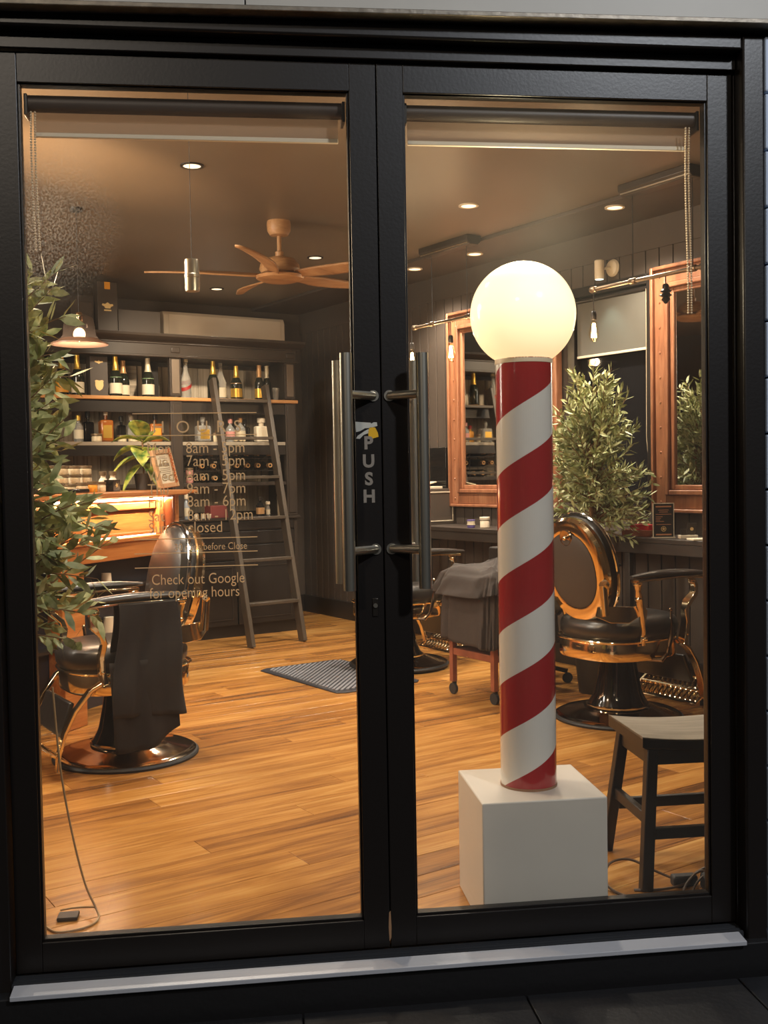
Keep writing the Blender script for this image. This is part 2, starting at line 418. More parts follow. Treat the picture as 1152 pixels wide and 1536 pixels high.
def tag(o, label, cat, group=None):
    o['label'] = label; o['category'] = cat
    if group: o['group'] = group
    return o
def thing(name, label, cat, loc=(0, 0, 0), rz=0.0, group=None):
    o = bpy.data.objects.new(name, None); COL.objects.link(o)
    o.location = loc; o.rotation_euler = (0, 0, rz); o.empty_display_size = 0.1
    return tag(o, label, cat, group)
def struct(name, mb, material, parent=None, **kw):
    o = mb.build(name, material, parent, **kw)
    if parent is None: o['kind'] = 'structure'
    return o
def sroot(name, loc=(0, 0, 0), rz=0.0):
    o = bpy.data.objects.new(name, None); COL.objects.link(o)
    o.location = loc; o.rotation_euler = (0, 0, rz); o['kind'] = 'structure'
    return o
def dup(root, loc, rz=0.0, label=None, group=None):
    r = root.copy(); COL.objects.link(r); r.location = loc; r.rotation_euler = (0, 0, rz)
    if label: r['label'] = label
    if group: r['group'] = group
    for ch in list(root.children):
        c = ch.copy(); COL.objects.link(c); c.parent = r
        for g in list(ch.children):
            d = g.copy(); COL.objects.link(d); d.parent = c
    return r
def inst(me_obj, parent, loc=(0, 0, 0), rot=(0, 0, 0), scale=(1, 1, 1)):
    c = me_obj.copy(); COL.objects.link(c); c.parent = parent; c.location = loc; c.rotation_euler = rot; c.scale = scale
    return c
_font_cache = {}
def text(name, body, size, material, parent, O, U=(1, 0, 0), V=(0, 0, 1), spacing=1.0, align='LEFT', thick=0.0006, offset=0.0, kind=None, sx=1.0):
    """flat lettering: baseline start O, reading along U, upright along V"""
    cu = bpy.data.curves.new('lettering', 'FONT'); cu.body = body; cu.size = size; cu.extrude = thick
    cu.space_character = spacing; cu.align_x = align; cu.offset = offset; cu.resolution_u = 4
    to = bpy.data.objects.new('lettering_tmp', cu); COL.objects.link(to)
    bpy.context.view_layer.update()
    me = bpy.data.meshes.new_from_object(to)
    COL.objects.unlink(to); bpy.data.objects.remove(to); bpy.data.curves.remove(cu)
    U, V, O = Vector(U).normalized(), Vector(V).normalized(), Vector(O); W = U.cross(V)
    for v in me.vertices:
        p = v.co; v.co = O + U * p.x * sx + V * p.y + W * p.z
    me.materials.clear(); me.materials.append(material); me.name = name
    o = bpy.data.objects.new(name, me); COL.objects.link(o)
    if parent is not None: o.parent = parent
    if kind: o['kind'] = kind
    return o

# ================================================================== ROOM SHELL
XR, XL, YB, ZC = 3.365, -1.6, 6.51, 2.84
def front_y(x, off=0.0):   # y on the door line (plus an offset behind it) at x
    return (off - sph * x) / cph

floor = struct('floor', MB().prism([(XL, front_y(XL, .02)), (XR, front_y(XR, .02)), (XR, YB), (XL, YB)], -0.05, -0.0125), RUBBER)
def clip(poly, off):
    out = []; n = len(poly)
    for i in range(n):
        a, b = poly[i], poly[(i + 1) % n]
        da = a[0] * sph + a[1] * cph - off; db = b[0] * sph + b[1] * cph - off
        if da >= 0: out.append(a)
        if da * db < 0:
            t = da / (da - db); out.append((a[0] + (b[0] - a[0]) * t, a[1] + (b[1] - a[1]) * t))
    return out
PW, PLN = 0.1486, 1.82
base_plank = None
row = 0; y = 0.236 - PW * 13
butts = {0.685: 0.129, 2.224: 0.872, 2.372: 1.28, 1.778: 0.88, 1.18: 0.398}
while y < YB:
    y1 = min(y + PW, YB)
    ym = y + PW / 2
    st = None
    for by, bx in butts.items():
        if y - 0.02 < by < y1 + 0.0: st = bx
    if st is None: st = random.uniform(0, PLN)
    x = st - PLN * math.ceil((st - XL) / PLN)
    while x < XR:
        xa, xb = max(x, XL), min(x + PLN, XR)
        if xb - xa > 0.03:
            g = 0.0007
            poly = [(xa + g, y + g), (xb - g, y + g), (xb - g, y1 - g), (xa + g, y1 - g)]
            cp = clip(poly, 0.03)
            if len(cp) >= 3:
                full = (abs((xb - xa) - PLN) < 1e-6 and len(cp) == 4 and abs(y1 - y - PW) < 1e-6 and cp == poly)
                if full and base_plank is not None:
                    c = base_plank.copy(); COL.objects.link(c); c.parent = floor; c.location = ((xa + xb) / 2, ym, 0)
                else:
                    cxp, cyp = (xa + xb) / 2, ym
                    pk = MB().prism([(px - cxp, py - cyp) for px, py in cp], -0.012, 0.0)
                    c = pk.build('plank', FLOORW, floor, smooth=False, bevel=0.0012, seg=1); c.location = (cxp, cyp, 0)
                    if full: base_plank = c
        x += PLN
    y += PW; row += 1

struct('ceiling', MB().prism([(XL, front_y(XL, .1)), (XR, front_y(XR, .1)), (XR, YB), (XL, YB)], ZC, ZC + 0.12), CEILM)
struct('trim_1', MB().prism([(2.86, front_y(2.86, .12)), (XR, front_y(XR, .12)), (XR, YB), (2.86, YB)], ZC - 0.025, ZC), WALLD, bevel=0.004)
struct('wall_back', MB().box(XL - .1, XR + .12, YB, YB + 0.12, -0.05, ZC + 0.1), WALLD)
struct('wall_left', MB().box(XL - .12, XL, front_y(XL, .1), YB, -0.05, ZC + 0.1), WALLD)
WIN = (2.13, 2.80, 1.10, 2.44)       # window between the mirrors: y0 y1 z0 z1
wr = MB()
wy0 = front_y(XR + .12, .1)
wr.box(XR + .012, XR + .13, wy0, WIN[0], -0.05, ZC + .1); wr.box(XR + .012, XR + .13, WIN[1], YB, -0.05, ZC + .1)
wr.box(XR + .012, XR + .13, WIN[0], WIN[1], -0.05, WIN[2]); wr.box(XR + .012, XR + .13, WIN[0], WIN[1], WIN[3], ZC + .1)
wall_right = struct('wall_right', wr, WALLD)
# tongue-and-groove lining boards, each its own piece
proto = MB().box(-0.003, 0.012, -0.0502, 0.0502, 0.10, 2.63).build('lining_board', WALLD, wall_right, bevel=0.004, smooth=False)
proto.location = (XR, 0.65 + 0.054, 0)
yy = 0.65 + 0.054 + 0.108
while yy < YB - 0.03:
    if yy + .05 > WIN[0] - .06 and yy - .05 < WIN[1] + .06:
        o = MB().box(-0.003, 0.012, -0.0502, 0.0502, 0.10, WIN[2] - .03).build('lining_board', WALLD, wall_right, bevel=0.004, smooth=False); o.location = (XR, yy, 0)
        o = MB().box(-0.003, 0.012, -0.0502, 0.0502, WIN[3] + .05, 2.63).build('lining_board', WALLD, wall_right, bevel=0.004, smooth=False); o.location = (XR, yy, 0)
    else:
        inst(proto, wall_right, (XR, yy, 0))
    yy += 0.108
struct('trim_2', MB().box(XR - 0.004, XR + .012, wy0 + .2, YB, 2.63, ZC - .025), WALLD)
struct('baseboard_right', MB().box(XR - 0.018, XR + 0.01, wy0 + .2, YB, 0, 0.16), CABD, bevel=0.004)
struct('baseboard_back', MB().box(2.72, XR - .02, YB - 0.016, YB, 0, 0.16), CABD, bevel=0.004)

# window between the two mirrors with its part-lowered blind
w1 = sroot('window_1', (XR, (WIN[0] + WIN[1]) / 2, WIN[2]))
y0, y1, z0, z1 = WIN
fr = MB()
fr.box(XR - .012, XR + .06, y0 - .045, y0 + .02, z0 - .03, z1 + .05); fr.box(XR - .012, XR + .06, y1 - .02, y1 + .045, z0 - .03, z1 + .05)
fr.box(XR - .012, XR + .06, y0 + .02, y1 - .02, z1 - .01, z1 + .05); fr.box(XR - .02, XR + .06, y0 + .02, y1 - .02, z0 - .04, z0 + .03)
fr.build('window_frame', CABD, w1, world=True, bevel=0.003)
MB().box(XR + .05, XR + .056, y0 + .015, y1 - .015, z0 + .02, z1).build('pane', DGLASS, w1, world=True)
bl = thing('window_blind', 'grey roller blind half lowered over the dark side window between the mirrors', 'blind', (XR + .01, (y0 + y1) / 2, 2.40))
MB().box(XR + .008, XR + .011, y0 + .03, y1 - .03, 2.045, 2.40).build('fabric', BLINDW, bl, world=True)
MB().cyl((XR + .014, y0 + .028, 2.405), (XR + .014, y1 - .028, 2.405), 0.018).build('roller', CABD, bl, world=True)
MB().box(XR + .003, XR + .015, y0 + .03, y1 - .03, 2.032, 2.048).build('bottom_bar', CREAM, bl, world=True, bevel=.002)
MB().tube([(XR - .004, y0 + .028, 2.40), (XR - .004, y0 + .03, 1.9), (XR - .002, y0 + .035, 1.5), (XR - .004, y0 + .02, 1.37)], 0.0022, 5).build('pull_cord', BEAD, bl, world=True)

# ================================================================== SHOPFRONT
DR = -PHI
def droot(name): return sroot(name, (0, 0, 0), DR)
# front walls either side of the doorway (inner face dark, outer face clad)
def fwall(name, s0, s1):
    r = struct(name, MB().box(s0, s1, -0.02, 0.10, -0.25, 3.4), WALLD); r.rotation_euler = (0, 0, DR); return r
FL = fwall('wall_front_left', -1.95, -1.035); FR = fwall('wall_front_right', 1.070, 3.95)
fh = struct('wall_front_top', MB().box(-1.035, 1.070, -0.02, 0.10, 2.46, 3.4), WALLD); fh.rotation_euler = (0, 0, DR)
# pale cladding boards
for (par, s0, s1) in ((FL, -1.95, -1.032), (FR, 1.0685, 3.0)):
    z = 2.331 - .1556 * 16
    while z < 2.48:
        MB().box(s0, s1, -0.062, -0.02, z + .003, min(z + .1526, 2.485)).build('cladding_board', SIDING, par, bevel=.005, smooth=False)
        z += 0.1556
# fascia panels over the door, with a weathered drip flashing under them
zf = lambda q: 2.4975 + .0105 * q        # the old fascia runs very slightly uphill to the right
def slant(s0, s1, y0, y1, a, b):
    return MB().add([(s0, y0, zf(s0) + a), (s1, y0, zf(s1) + a), (s1, y1, zf(s1) + a), (s0, y1, zf(s0) + a), (s0, y0, zf(s0) + b), (s1, y0, zf(s1) + b), (s1, y1, zf(s1) + b), (s0, y1, zf(s0) + b)],
                    [(0, 3, 2, 1), (4, 5, 6, 7), (0, 1, 5, 4), (1, 2, 6, 5), (2, 3, 7, 6), (3, 0, 4, 7)])
for s0, s1 in ((-1.95, -0.3435), (-0.3405, 1.60), (1.603, 3.0)):
    slant(s0, s1, -0.075, -0.02, .004, .8).build('fascia_panel', FACIA, fh, bevel=.002, smooth=False)
slant(-1.95, 3.0, -0.105, -0.02, -.010, .003).build('drip_flashing', DRIP, fh, bevel=.002, smooth=False)

# black outer frame of the doorway
tr = sroot('trim_3', (0, 0, 0), DR)
MB().box(-1.032, -0.998, -0.045, 0.08, -0.085, 2.485).build('door_jamb', BLACKP, tr, bevel=.003)
MB().box(1.003, 1.034, -0.002, 0.08, -0.02, 2.44).build('door_jamb', BLACKP, tr, bevel=.003)
MB().box(1.004, 1.067, -0.06, -0.003, -0.085, 2.485).build('architrave', BLACKP, tr, bevel=.006)
MB().box(-0.998, 1.003, -0.02, 0.08, 2.4035, 2.445).build('door_head', BLACKP, tr, bevel=.003)
MB().box(-0.998, 1.004, -0.06, 0.08, 2.445, 2.485).build('architrave', BLACKP, tr, bevel=.006)
# sill
sl = sroot('trim_4', (0, 0, 0), DR)
HX = [(3, 2, 1, 0), (4, 5, 6, 7), (0, 1, 5, 4), (1, 2, 6, 5), (2, 3, 7, 6), (3, 0, 4, 7)]
def wedge(x0, x1, y1, y0, zt1, zt0, zb): return MB().add([(x0, y1, zt1), (x1, y1, zt1), (x1, y0, zt0), (x0, y0, zt0), (x0, y1, zb), (x1, y1, zb), (x1, y0, zb), (x0, y0, zb)], [tuple(reversed(f)) for f in HX])
wedge(-.998, 1.0, .07, -.048, -.001, -.007, -.03).build('sill_slope', mat('shaded_grooved_aluminium', srgb(58, 60, 64), .5, .3, bump=.1, bscale=60, stretch=(.05, 3, 3)), sl, smooth=False)  # shade on the slope is put into the colour, darker than the nosing
for q in range(3): MB().box(-.998, 1.0, -.044 + q * .014, -.040 + q * .014, -.008 + q * .0008, -.0045 + q * .0008)  .build('sill_ridge', MATS['shaded_grooved_aluminium'], sl, smooth=False)
wedge(-.992, .985, -.048, -.100, -.004, -.010, -.022).build('sill_nosing', ALU, sl, smooth=False, bevel=.0015)
MB().box(-1.032, 1.06, -.085, .07, -.30, -.0225).build('step_riser', RISER, sl, smooth=False, bevel=.003)
gr = MB()
pav = struct('pavement', MB().box(-5, 5, -6.5, -.10, -.40, -.125), GROUND); pav.rotation_euler = (0, 0, DR)
for i in range(-4, 6):
    for j in range(3):
        o = MB().box(-.298, .298, -.298, .298, -.02, .015).build('paving_tile', GROUND, pav, smooth=False, bevel=.003)
        o.location = (i * .6 - .55, -.41 - j * .6, -.12)

# the two door leaves
def door_leaf(idx, sgn):
    d = sroot('door_%d' % idx, (0, 0, 0), DR)
    def bx(a, b, y0, y1, z0, z1, name, **k):
        lo, hi = min(a * sgn, b * sgn), max(a * sgn, b * sgn)
        return MB().box(lo, hi, y0, y1, z0, z1).build(name, BLACKP, d, bevel=k.get('bevel', .002), smooth=False)
    g0, g1 = (0.0725, 0.9275); e1 = 0.995 if sgn < 0 else 0.999
    bx(0.0015, g0, -0.002, 0.042, 0.004, 2.402, 'stile'); bx(g1, e1, -0.002, 0.042, 0.004, 2.402, 'stile')
    bx(g0, g1, -0.002, 0.042, 2.324, 2.402, 'top_rail'); bx(g0, g1, -0.002, 0.042, 0.004, 0.083, 'bottom_rail')
    # beads holding the glass
    for a, b, z0_, z1_ in ((g0, g0 + .006, .083, 2.324), (g1 - .006, g1, .083, 2.324)):
        bx(a, b, 0.006, 0.034, z0_, z1_, 'glazing_bead', bevel=.001)
    bx(g0, g1, 0.006, 0.034, .083, .090, 'glazing_bead', bevel=.001); bx(g0, g1, 0.006, 0.034, 2.320, 2.324, 'glazing_bead', bevel=.001)
    lo, hi = min(g0 * sgn, g1 * sgn), max(g0 * sgn, g1 * sgn)
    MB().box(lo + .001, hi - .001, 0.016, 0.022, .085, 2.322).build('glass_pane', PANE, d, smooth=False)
    # offset pull handles, outside and inside
    for side, yb in ((-1, -0.075), (1, 0.118)):
        sb = (0.101 if side < 0 else 0.106) * sgn
        h = MB().cyl((sb, yb, 0.998), (sb, yb, 1.622), 0.0165, n=24).build('pull_handle' , CHROME, d, label='brushed steel bar handle')
        for zz in (1.515, 1.101):
            y_s = -0.002 if side < 0 else 0.042
            MB().cyl((0.022 * sgn, y_s, zz), (sb, yb, zz), 0.0115, n=14).lathe([(.015, 0), (.015, .004)], 16, (0.022 * sgn, y_s, zz), (0, side, 0)).build('standoff', CHROME, h)
    return d
d1 = door_leaf(1, -1); d2 = door_leaf(2, 1)
# cover strip where the leaves meet, and the lock
MB().box(-.006, .003, .042, .052, .01, 2.40).build('meeting_strip', BLACKP, d1, smooth=False)
lk = MB().box(-.034, -.018, -.005, -.002, .918, .968).build('lock_plate', CHROME, d1, bevel=.002)
lk.data.materials[0] = mat('dark_lock_metal', srgb(70, 64, 58), 0.35, 0.8)
MB().cyl((-.026, -.005, .948), (-.026, -.009, .948), .006).build('keyhole_barrel', CHROME, lk)
# PUSH down the left leaf's stile
pu = None
for ch, zz in (('P', 1.373), ('U', 1.324), ('S', 1.276), ('H', 1.229)):
    text('push_letter', ch, 0.047, SILT, d1, (-.0375, -.0032, zz), align='CENTER', offset=.0018)
# torn sticker: white pieces and a yellow corner
WH = mat('torn_white_sticker', srgb(196, 196, 186), 0.5); YE = mat('torn_yellow_sticker', srgb(232, 180, 30), 0.5)
MB().extr([(-.0715, 1.446), (-.03, 1.443), (-.0285, 1.440), (-.022, 1.444), (-.013, 1.444), (-.012, 1.434), (-.03, 1.429), (-.046, 1.428), (-.058, 1.421), (-.070, 1.418)], (0, -.0028, 0), (1, 0, 0), (0, 0, 1), (0, 1, 0), .0006).build('torn_sticker', WH, d1, smooth=False, label='white scraps of a torn sticker')
MB().extr([(-.070, 1.401), (-.066, 1.408), (-.048, 1.420), (-.036, 1.426), (-.034, 1.416), (-.050, 1.410), (-.060, 1.400)], (0, -.0028, 0), (1, 0, 0), (0, 0, 1), (0, 1, 0), .0006).build('torn_sticker', WH, d1, smooth=False)
MB().extr([(-.036, 1.398), (-.037, 1.420), (-.033, 1.431), (-.018, 1.430), (-.011, 1.416), (-.009, 1.405), (-.026, 1.400)], (0, -.0028, 0), (1, 0, 0), (0, 0, 1), (0, 1, 0), .0006).build('torn_sticker', YE, d1, smooth=False, label='yellow scrap of a torn sticker')
# worn paint where the leaves meet at the bottom
MB().extr([(-.003, .02), (-.005, .06), (-.003, .10), (.001, .105), (.003, .06), (.002, .03)], (0, -.0024, 0), (1, 0, 0), (0, 0, 1), (0, 1, 0), .0006).build('worn_paint_patch', mat('bare_timber_wear', srgb(160, 122, 88), 0.7), d1, smooth=False)

# gold lettering on the left pane: one part per line of print
GY = 0.0145
def gt(body, s, z, size=0.040, offset=-.0002, **k):
    return text('lettering', body, size, COPT, d1, (s, GY, z), offset=offset, **k)
for chh, s in (('H', -.610), ('O', -.549), ('U', -.495), ('R', -.443), ('S', -.397)):
    gt(chh, s, 1.423, .046)
rows = [('Mon', '8am - 5pm'), ('Tue', '7am - 5pm'), ('Wed', '8am - 5pm'), ('Thu', '9am - 7pm'), ('Fri', '8am - 6pm'), ('Sat', '8am - 12pm'), ('Sun', 'closed')]
zr = [1.3685, 1.334, 1.295, 1.260, 1.226, 1.189, 1.157]
for (dn, tm), z in zip(rows, zr):
    gt(dn, -.626, z, .041, sx=.86); gt(tm, -.524, z, .0425, sx=.85)
gt('30 mins before Close', -.560, 1.110, .027, sx=.82)
gt('Check out Google', -.622, 1.020, .0405, sx=.81); gt('for opening hours', -.628, .984, .0405, sx=.81)
for z, a, b in ((1.4745, -.66, -.335), (1.416, -.66, -.335), (1.1415, -.664, -.340), (1.1035, -.664, -.340), (1.066, -.664, -.340)):
    MB().box(a, b, GY - .0005, GY + .0008, z - .0011, z + .0011).build('lettering_rule', COPT, d1, smooth=False)

# roller blinds inside each leaf
def door_blind(lbl, s0, s1, chain_s):
    b = thing('roller_blind', lbl, 'blind', DP((s0 + s1) / 2, .062, 2.315), DR)
    def P(mbx, n, mt, **k): return mbx.build(n, mt, b, world=False, **k)
    c = (s0 + s1) / 2
    P(MB().cyl((s0 - c + .012, 0, -.024), (s1 - c - .012, 0, -.024), .0215, n=20), 'roller_tube', mat('dark_roller_tube', srgb(74, 62, 54), 0.45))
    P(MB().box(s0 - c + .004, s0 - c + .012, -.028, .03, -.060, -.006), 'bracket', CABD, bevel=.001)
    P(MB().box(s1 - c - .012, s1 - c - .004, -.028, .03, -.060, -.006), 'bracket', CABD, bevel=.001)
    P(MB().box(s0 - c + .02, s1 - c - .02, .0205, .0212, -.092, -.024), 'fabric', BLINDF)
    P(MB().box(s0 - c + .02, s1 - c - .02, .016, .028, -.104, -.092), 'bottom_bar', CREAM, bevel=.002)
    k = MB(); zb = -.05
    for q, dx in ((0, 0), (1, .010)):
        z = zb
        while z > -.05 - (.36 if chain_s < 0 else .52):
            k.sphere((chain_s - c + dx + .003 * math.sin(z * 9), -.012, z), .0032, 6); z -= .0070
    o = P(k, 'bead_chain', BEAD); o['kind'] = 'stuff'
    return b
door_blind('rolled up brown roller blind across the top of the left door pane', -.922, -.076, -.902)
door_blind('rolled up brown roller blind across the top of the right door pane', .076, .924, .888)

# ================================================================== CEILING FITTINGS
def downlight(p, lbl):
    t = thing('downlight', lbl, 'ceiling light', (p[0], p[1], p[2]), 0, 'round recessed downlights')
    MB().lathe([(.058, -.006), (.058, 0), (.044, 0), (.044, -.006), (.058, -.006)], 28, cap=False).build('trim_ring', CREAM if p[3] else CABD, t)
    MB().lathe([(.0435, -.004), (.0435, -.001)], 24).build('lens', DOWNE, t)
    return t
for x, y, z, c, lbl in ((.574, 2.538, ZC, 0, 'round downlight in the ceiling nearest the left door blind'),
                        (2.22, 4.197, ZC, 0, 'round downlight just right of the ceiling fan mount'),
                        (2.139, 5.684, ZC, 0, 'round downlight over the air conditioner, left of the fan'),
                        (2.263, 2.49, ZC, 1, 'round downlight above the glowing globe, alone on the warm ceiling'),
                        (2.965, 2.025, ZC - .025, 1, 'round downlight beside the right-hand hanging light box'),
                        (3.067, 3.454, ZC - .025, 1, 'round downlight touching the right end of the far light box'),
                        (3.013, 4.101, ZC - .025, 1, 'round downlight left of the far light box beside the door stile')):
    downlight((x, y, z, c), lbl)
    lamp('ceiling_spot_light', 'SPOT', (x, y, z - .02), 150, WARM, .05, angle=2.2, blend=.7)

# ceiling fan with five timber blades
fx, fy = 1.492, 3.367
fan = thing('ceiling_fan', 'five bladed timber ceiling fan hanging from the dark ceiling', 'ceiling fan', (fx, fy, ZC))
MB().lathe([(.001, 0), (.070, 0), (.073, -.02), (.070, -.06), (.055, -.085), (.03, -.09), (.001, -.09)][::-1], 28).build('ceiling_canopy', FANW, fan)
MB().cyl((0, 0, -.09), (0, 0, -.215), .0135).lathe([(.024, -.215), (.026, -.185), (.016, -.18)], 16).build('down_rod', FANW, fan)
MB().lathe([(.001, -.315), (.112, -.312), (.124, -.29), (.118, -.26), (.09, -.228), (.04, -.215), (.02, -.21)], 32).build('motor_housing', FANW, fan)
MB().lathe([(.001, -.352), (.10, -.362), (.140, -.348), (.150, -.332), (.11, -.315), (.001, -.313)], 32).build('hub', FANW, fan)
for k in range(5):
    a = math.radians(90 - 33.3 + (42 + 72 * k) - 90)      # first blade 42 degrees off the line of sight
    ca, sa = math.cos(a), math.sin(a)
    def fn(u, v):
        r = .125 + .68 * u
        w = (.030 + .026 * math.sin(PI * min(1, u * 1.15)) + .002 * (1 - u)) * (1 if u < .93 else math.sqrt(max(0, 1 - ((u - .93) / .075) ** 2)) * .9 + .1)
        tilt = -.38 * (1 - .55 * u)
        q = (v - .5) * 2 * w; sweep = .05 * math.sin(PI * u * .9)
        zz = -.325 + q * math.sin(tilt) + .015 * u
        yy = q * math.cos(tilt) + sweep
        return (r * ca - yy * sa, r * sa + yy * ca, zz)
    MB().grid(fn, 22, 7).build('blade', FANW, fan, solid=.010)

# polished cylinder standing in for a wall light's reflection, on a made-up wire
cl_ = thing('reflected_cylinder', 'small polished metal cylinder standing in for a reflected wall light, in front of the fan blade', 'pendant light', (.041, 1.339, ZC))
MB().cyl((0, 0, -.72), (0, 0, 0), .0012, n=5).build('wire', CABD, cl_)  # added wire, so the cylinder does not float
MB().lathe([(.001, -.84), (.026, -.84), (.0275, -.83), (.0275, -.79), (.029, -.788), (.029, -.778), (.0275, -.776), (.0275, -.73), (.026, -.722), (.001, -.722)], 24).build('body', CHROME, cl_)

# dark enamel pendant over the reception counter
px_, py_ = .34, 3.64
pl = thing('enamel_pendant', 'wide dark enamel pendant shade with a lit bulb over the timber counter', 'pendant light', (px_, py_, ZC))
MB().cyl((0, 0, -.60), (0, 0, 0), .0022, n=6).lathe([(.035, -.02), (.035, 0)], 16).build('cord', CABD, pl)
MB().lathe([(.022, -.60), (.045, -.605), (.075, -.62), (.085, -.66), (.092, -.72), (.108, -.742)], 32, cap=False).build('glass_dome', glass_mat('smoked_glass', (.62, .54, .47, 1), dirt=.04, dcol=(.4, .3, .24, 1)), pl)
MB().lathe([(.107, -.740), (.130, -.755), (.160, -.766), (.160, -.773), (.128, -.762), (.105, -.747)], 32, cap=False).build('rim', mat('dark_enamel_shade', srgb(128, 96, 76), 0.4), pl)
MB().lathe([(.018, -.66), (.022, -.64), (.022, -.60), (.012, -.59)], 16).build('lamp_holder', GOLD, pl)
MB().sphere((0, 0, -.715), .034, 16, 1.15).build('bulb', BULBE, pl)
lamp('pendant_light', 'POINT', (px_, py_, ZC - .79), 9, WARM, .04)

# two hanging pipe lights along the right-hand wall
def pipe_light(lbl, ya, yb, rod, cords, bulbs, z_rod=2.32):
    t = thing('pipe_pendant', lbl, 'pendant light', (2.765, (ya + yb) / 2, ZC), 0, 'pipe lights hung beside the mirrors')
    c = (ya + yb) / 2
    w = MB()
    w.extr([(-.06, 0), (.06, 0), (.06, -.035), (.035, -.06), (-.035, -.06), (-.06, -.035)], (0, ya - c, 0), (1, 0, 0), (0, 0, 1), (0, 1, 0), yb - ya)
    w.build('ceiling_box', mat('dark_grey_light_box', srgb(70, 62, 54), 0.4, 0.4), t, bevel=.004)
    MB().box(-.052, -.046, ya - c + .01, yb - c - .01, -.052, -.046).box(.046, .052, ya - c + .01, yb - c - .01, -.052, -.046).build('edge_trim', CHROME, t)
    dz = z_rod - ZC
    for cy in cords: MB().cyl((0, cy - c, dz), (0, cy - c, -.06), .0028, n=6).build('cord', CABD, t)
    p = MB(); p.cyl((0, rod[0] - c, dz), (0, rod[1] - c, dz), .0115, n=14)
    for cy in list(cords) + [rod[0] + .02, rod[1] - .02]: p.lathe([(.015, -.022), (.0175, -.018), (.0175, .018), (.015, .022)], 14, (0, cy - c, dz), (0, 1, 0))
    p.build('pipe', mat('aged_steel_pipe', srgb(150, 128, 104), 0.35, 0.9), t)
    for (by, lit, drop) in bulbs:
        MB().cyl((0, by - c, dz - drop), (0, by - c, dz), .003, n=6).build('flex', CABD, t)
        MB().lathe([(.012, 0), (.017, -.01), (.017, -.045), (.014, -.05)], 14, (0, by - c, dz - drop)).build('lamp_holder', CABD, t)
        if lit:
            zb = dz - drop - .05
            gb = MB().lathe([(.012, 0), (.014, -.012), (.026, -.05), (.030, -.075), (.027, -.10), (.014, -.122), (.001, -.126)], 20, (0, by - c, zb), cap=False).build('bulb', BULBG, t)
            f_ = MB()
            for k in range(6):
                a = PI * k / 3
                f_.cyl((.007 * math.cos(a), by - c + .007 * math.sin(a), zb - .02), (.014 * math.cos(a + .5), by - c + .014 * math.sin(a + .5), zb - .10), .0018, n=5)
            f_.build('filament', FIL, gb)
            lamp('filament_light', 'POINT', (2.765 - .035, by, ZC + zb - .07), 5, WARM2, .03)
        else:
            MB().lathe([(.010, 0), (.030, -.02), (.016, -.026), (.034, -.040), (.016, -.05), (.024, -.062), (.008, -.08), (.001, -.085)], 18, (0, by - c, dz - drop - .02)).build('bulb_cap', mat('dark_finial_metal', srgb(60, 56, 52), 0.35, 0.8), t)
    return t
pipe_light('pipe light with two glowing filament bulbs hung over the far mirror', 3.08, 3.62, (3.10, 3.78), (3.16, 3.55), ((3.80, 1, .10), (3.345, 1, .10)), 2.322)
pipe_light('pipe light with one glowing bulb and a dark finial over the near mirror', 1.26, 1.75, (1.20, 2.02), (1.29, 1.70), ((2.0, 1, .12), (1.47, 0, .05)), 2.322)

# spotlight on the right wall
sp = thing('wall_spotlight', 'small white spotlight on a round wall plate above the side window', 'spotlight', (XR, 2.43, 2.57))
MB().lathe([(.001, 0), (.052, 0), (.055, -.008), (.045, -.022), (.02, -.028), (.001, -.028)][::-1], 24, axis=(1, 0, 0)).build('wall_plate', CREAM, sp)
MB().cyl((-.02, 0, 0), (-.09, .02, -.01), .008).build('bracket', CREAM, sp)
MB().lathe([(.028, -.075), (.030, -.07), (.030, .04), (.024, .045)], 20, (-.10, .025, 0), (0, 0, 1)).build('shade', CREAM, sp)
MB().lathe([(.026, -.0765), (.026, -.0755)], 20, (-.10, .025, 0)).build('lens', SPOTE, sp)
lamp('spotlight_light', 'SPOT', (XR - .10, 2.455, 2.485), 7, (.7, 1, .95), .02, angle=1.3, blend=.6)

# split air conditioner on the back wall
ac = thing('air_conditioner', 'long cream wall mounted air conditioner above the dark cabinet', 'air conditioner', (2.49, YB, 2.43))
MB().extr([(0, 0), (.235, .03), (.245, .06), (.245, .25), (.22, .295), (0, .30)], (-.585, 0, 0), (0, -1, 0), (0, 0, 1), (1, 0, 0), 1.17).build('casing', ACW, ac, bevel=.006)
MB().box(-.54, .54, -.250, -.2455, .085, .27).build('front_panel', ACW, ac, bevel=.003)
MB().box(-.52, .52, -.249, -.2455, .062, .072).build('air_louvre', mat('shadowed_louvre', srgb(120, 104, 88), 0.5), ac)

# ================================================================== BACK BAR CABINET
PILM = mat('pale_brown_pilaster_panel', srgb(112, 98, 84), 0.5, var=.1, vscale=12)
CXA, CXB, CYF, CYI = .52, 2.70, 5.42, 5.86
cab = thing('back_bar_cabinet', 'tall dark open-shelved bar cabinet with cornice and lower drawers', 'cabinet', (1.6, 5.42, 0))
def CP(mbx, n, mt, **k): return mbx.build(n, mt, cab, world=True, **k)
CP(MB().box(CXA, CXA + .03, CYF, CYI + .1, .08, 2.36).box(CXB - .03, CXB, CYF, CYI + .1, .08, 2.36).box(CXA, CXB, CYI + .03, CYI + .1, .08, 2.36), 'carcass', CABM, bevel=.002)
CP(MB().box(CXA, CXB, CYF + .03, CYI, 0, .09), 'plinth', CABD)
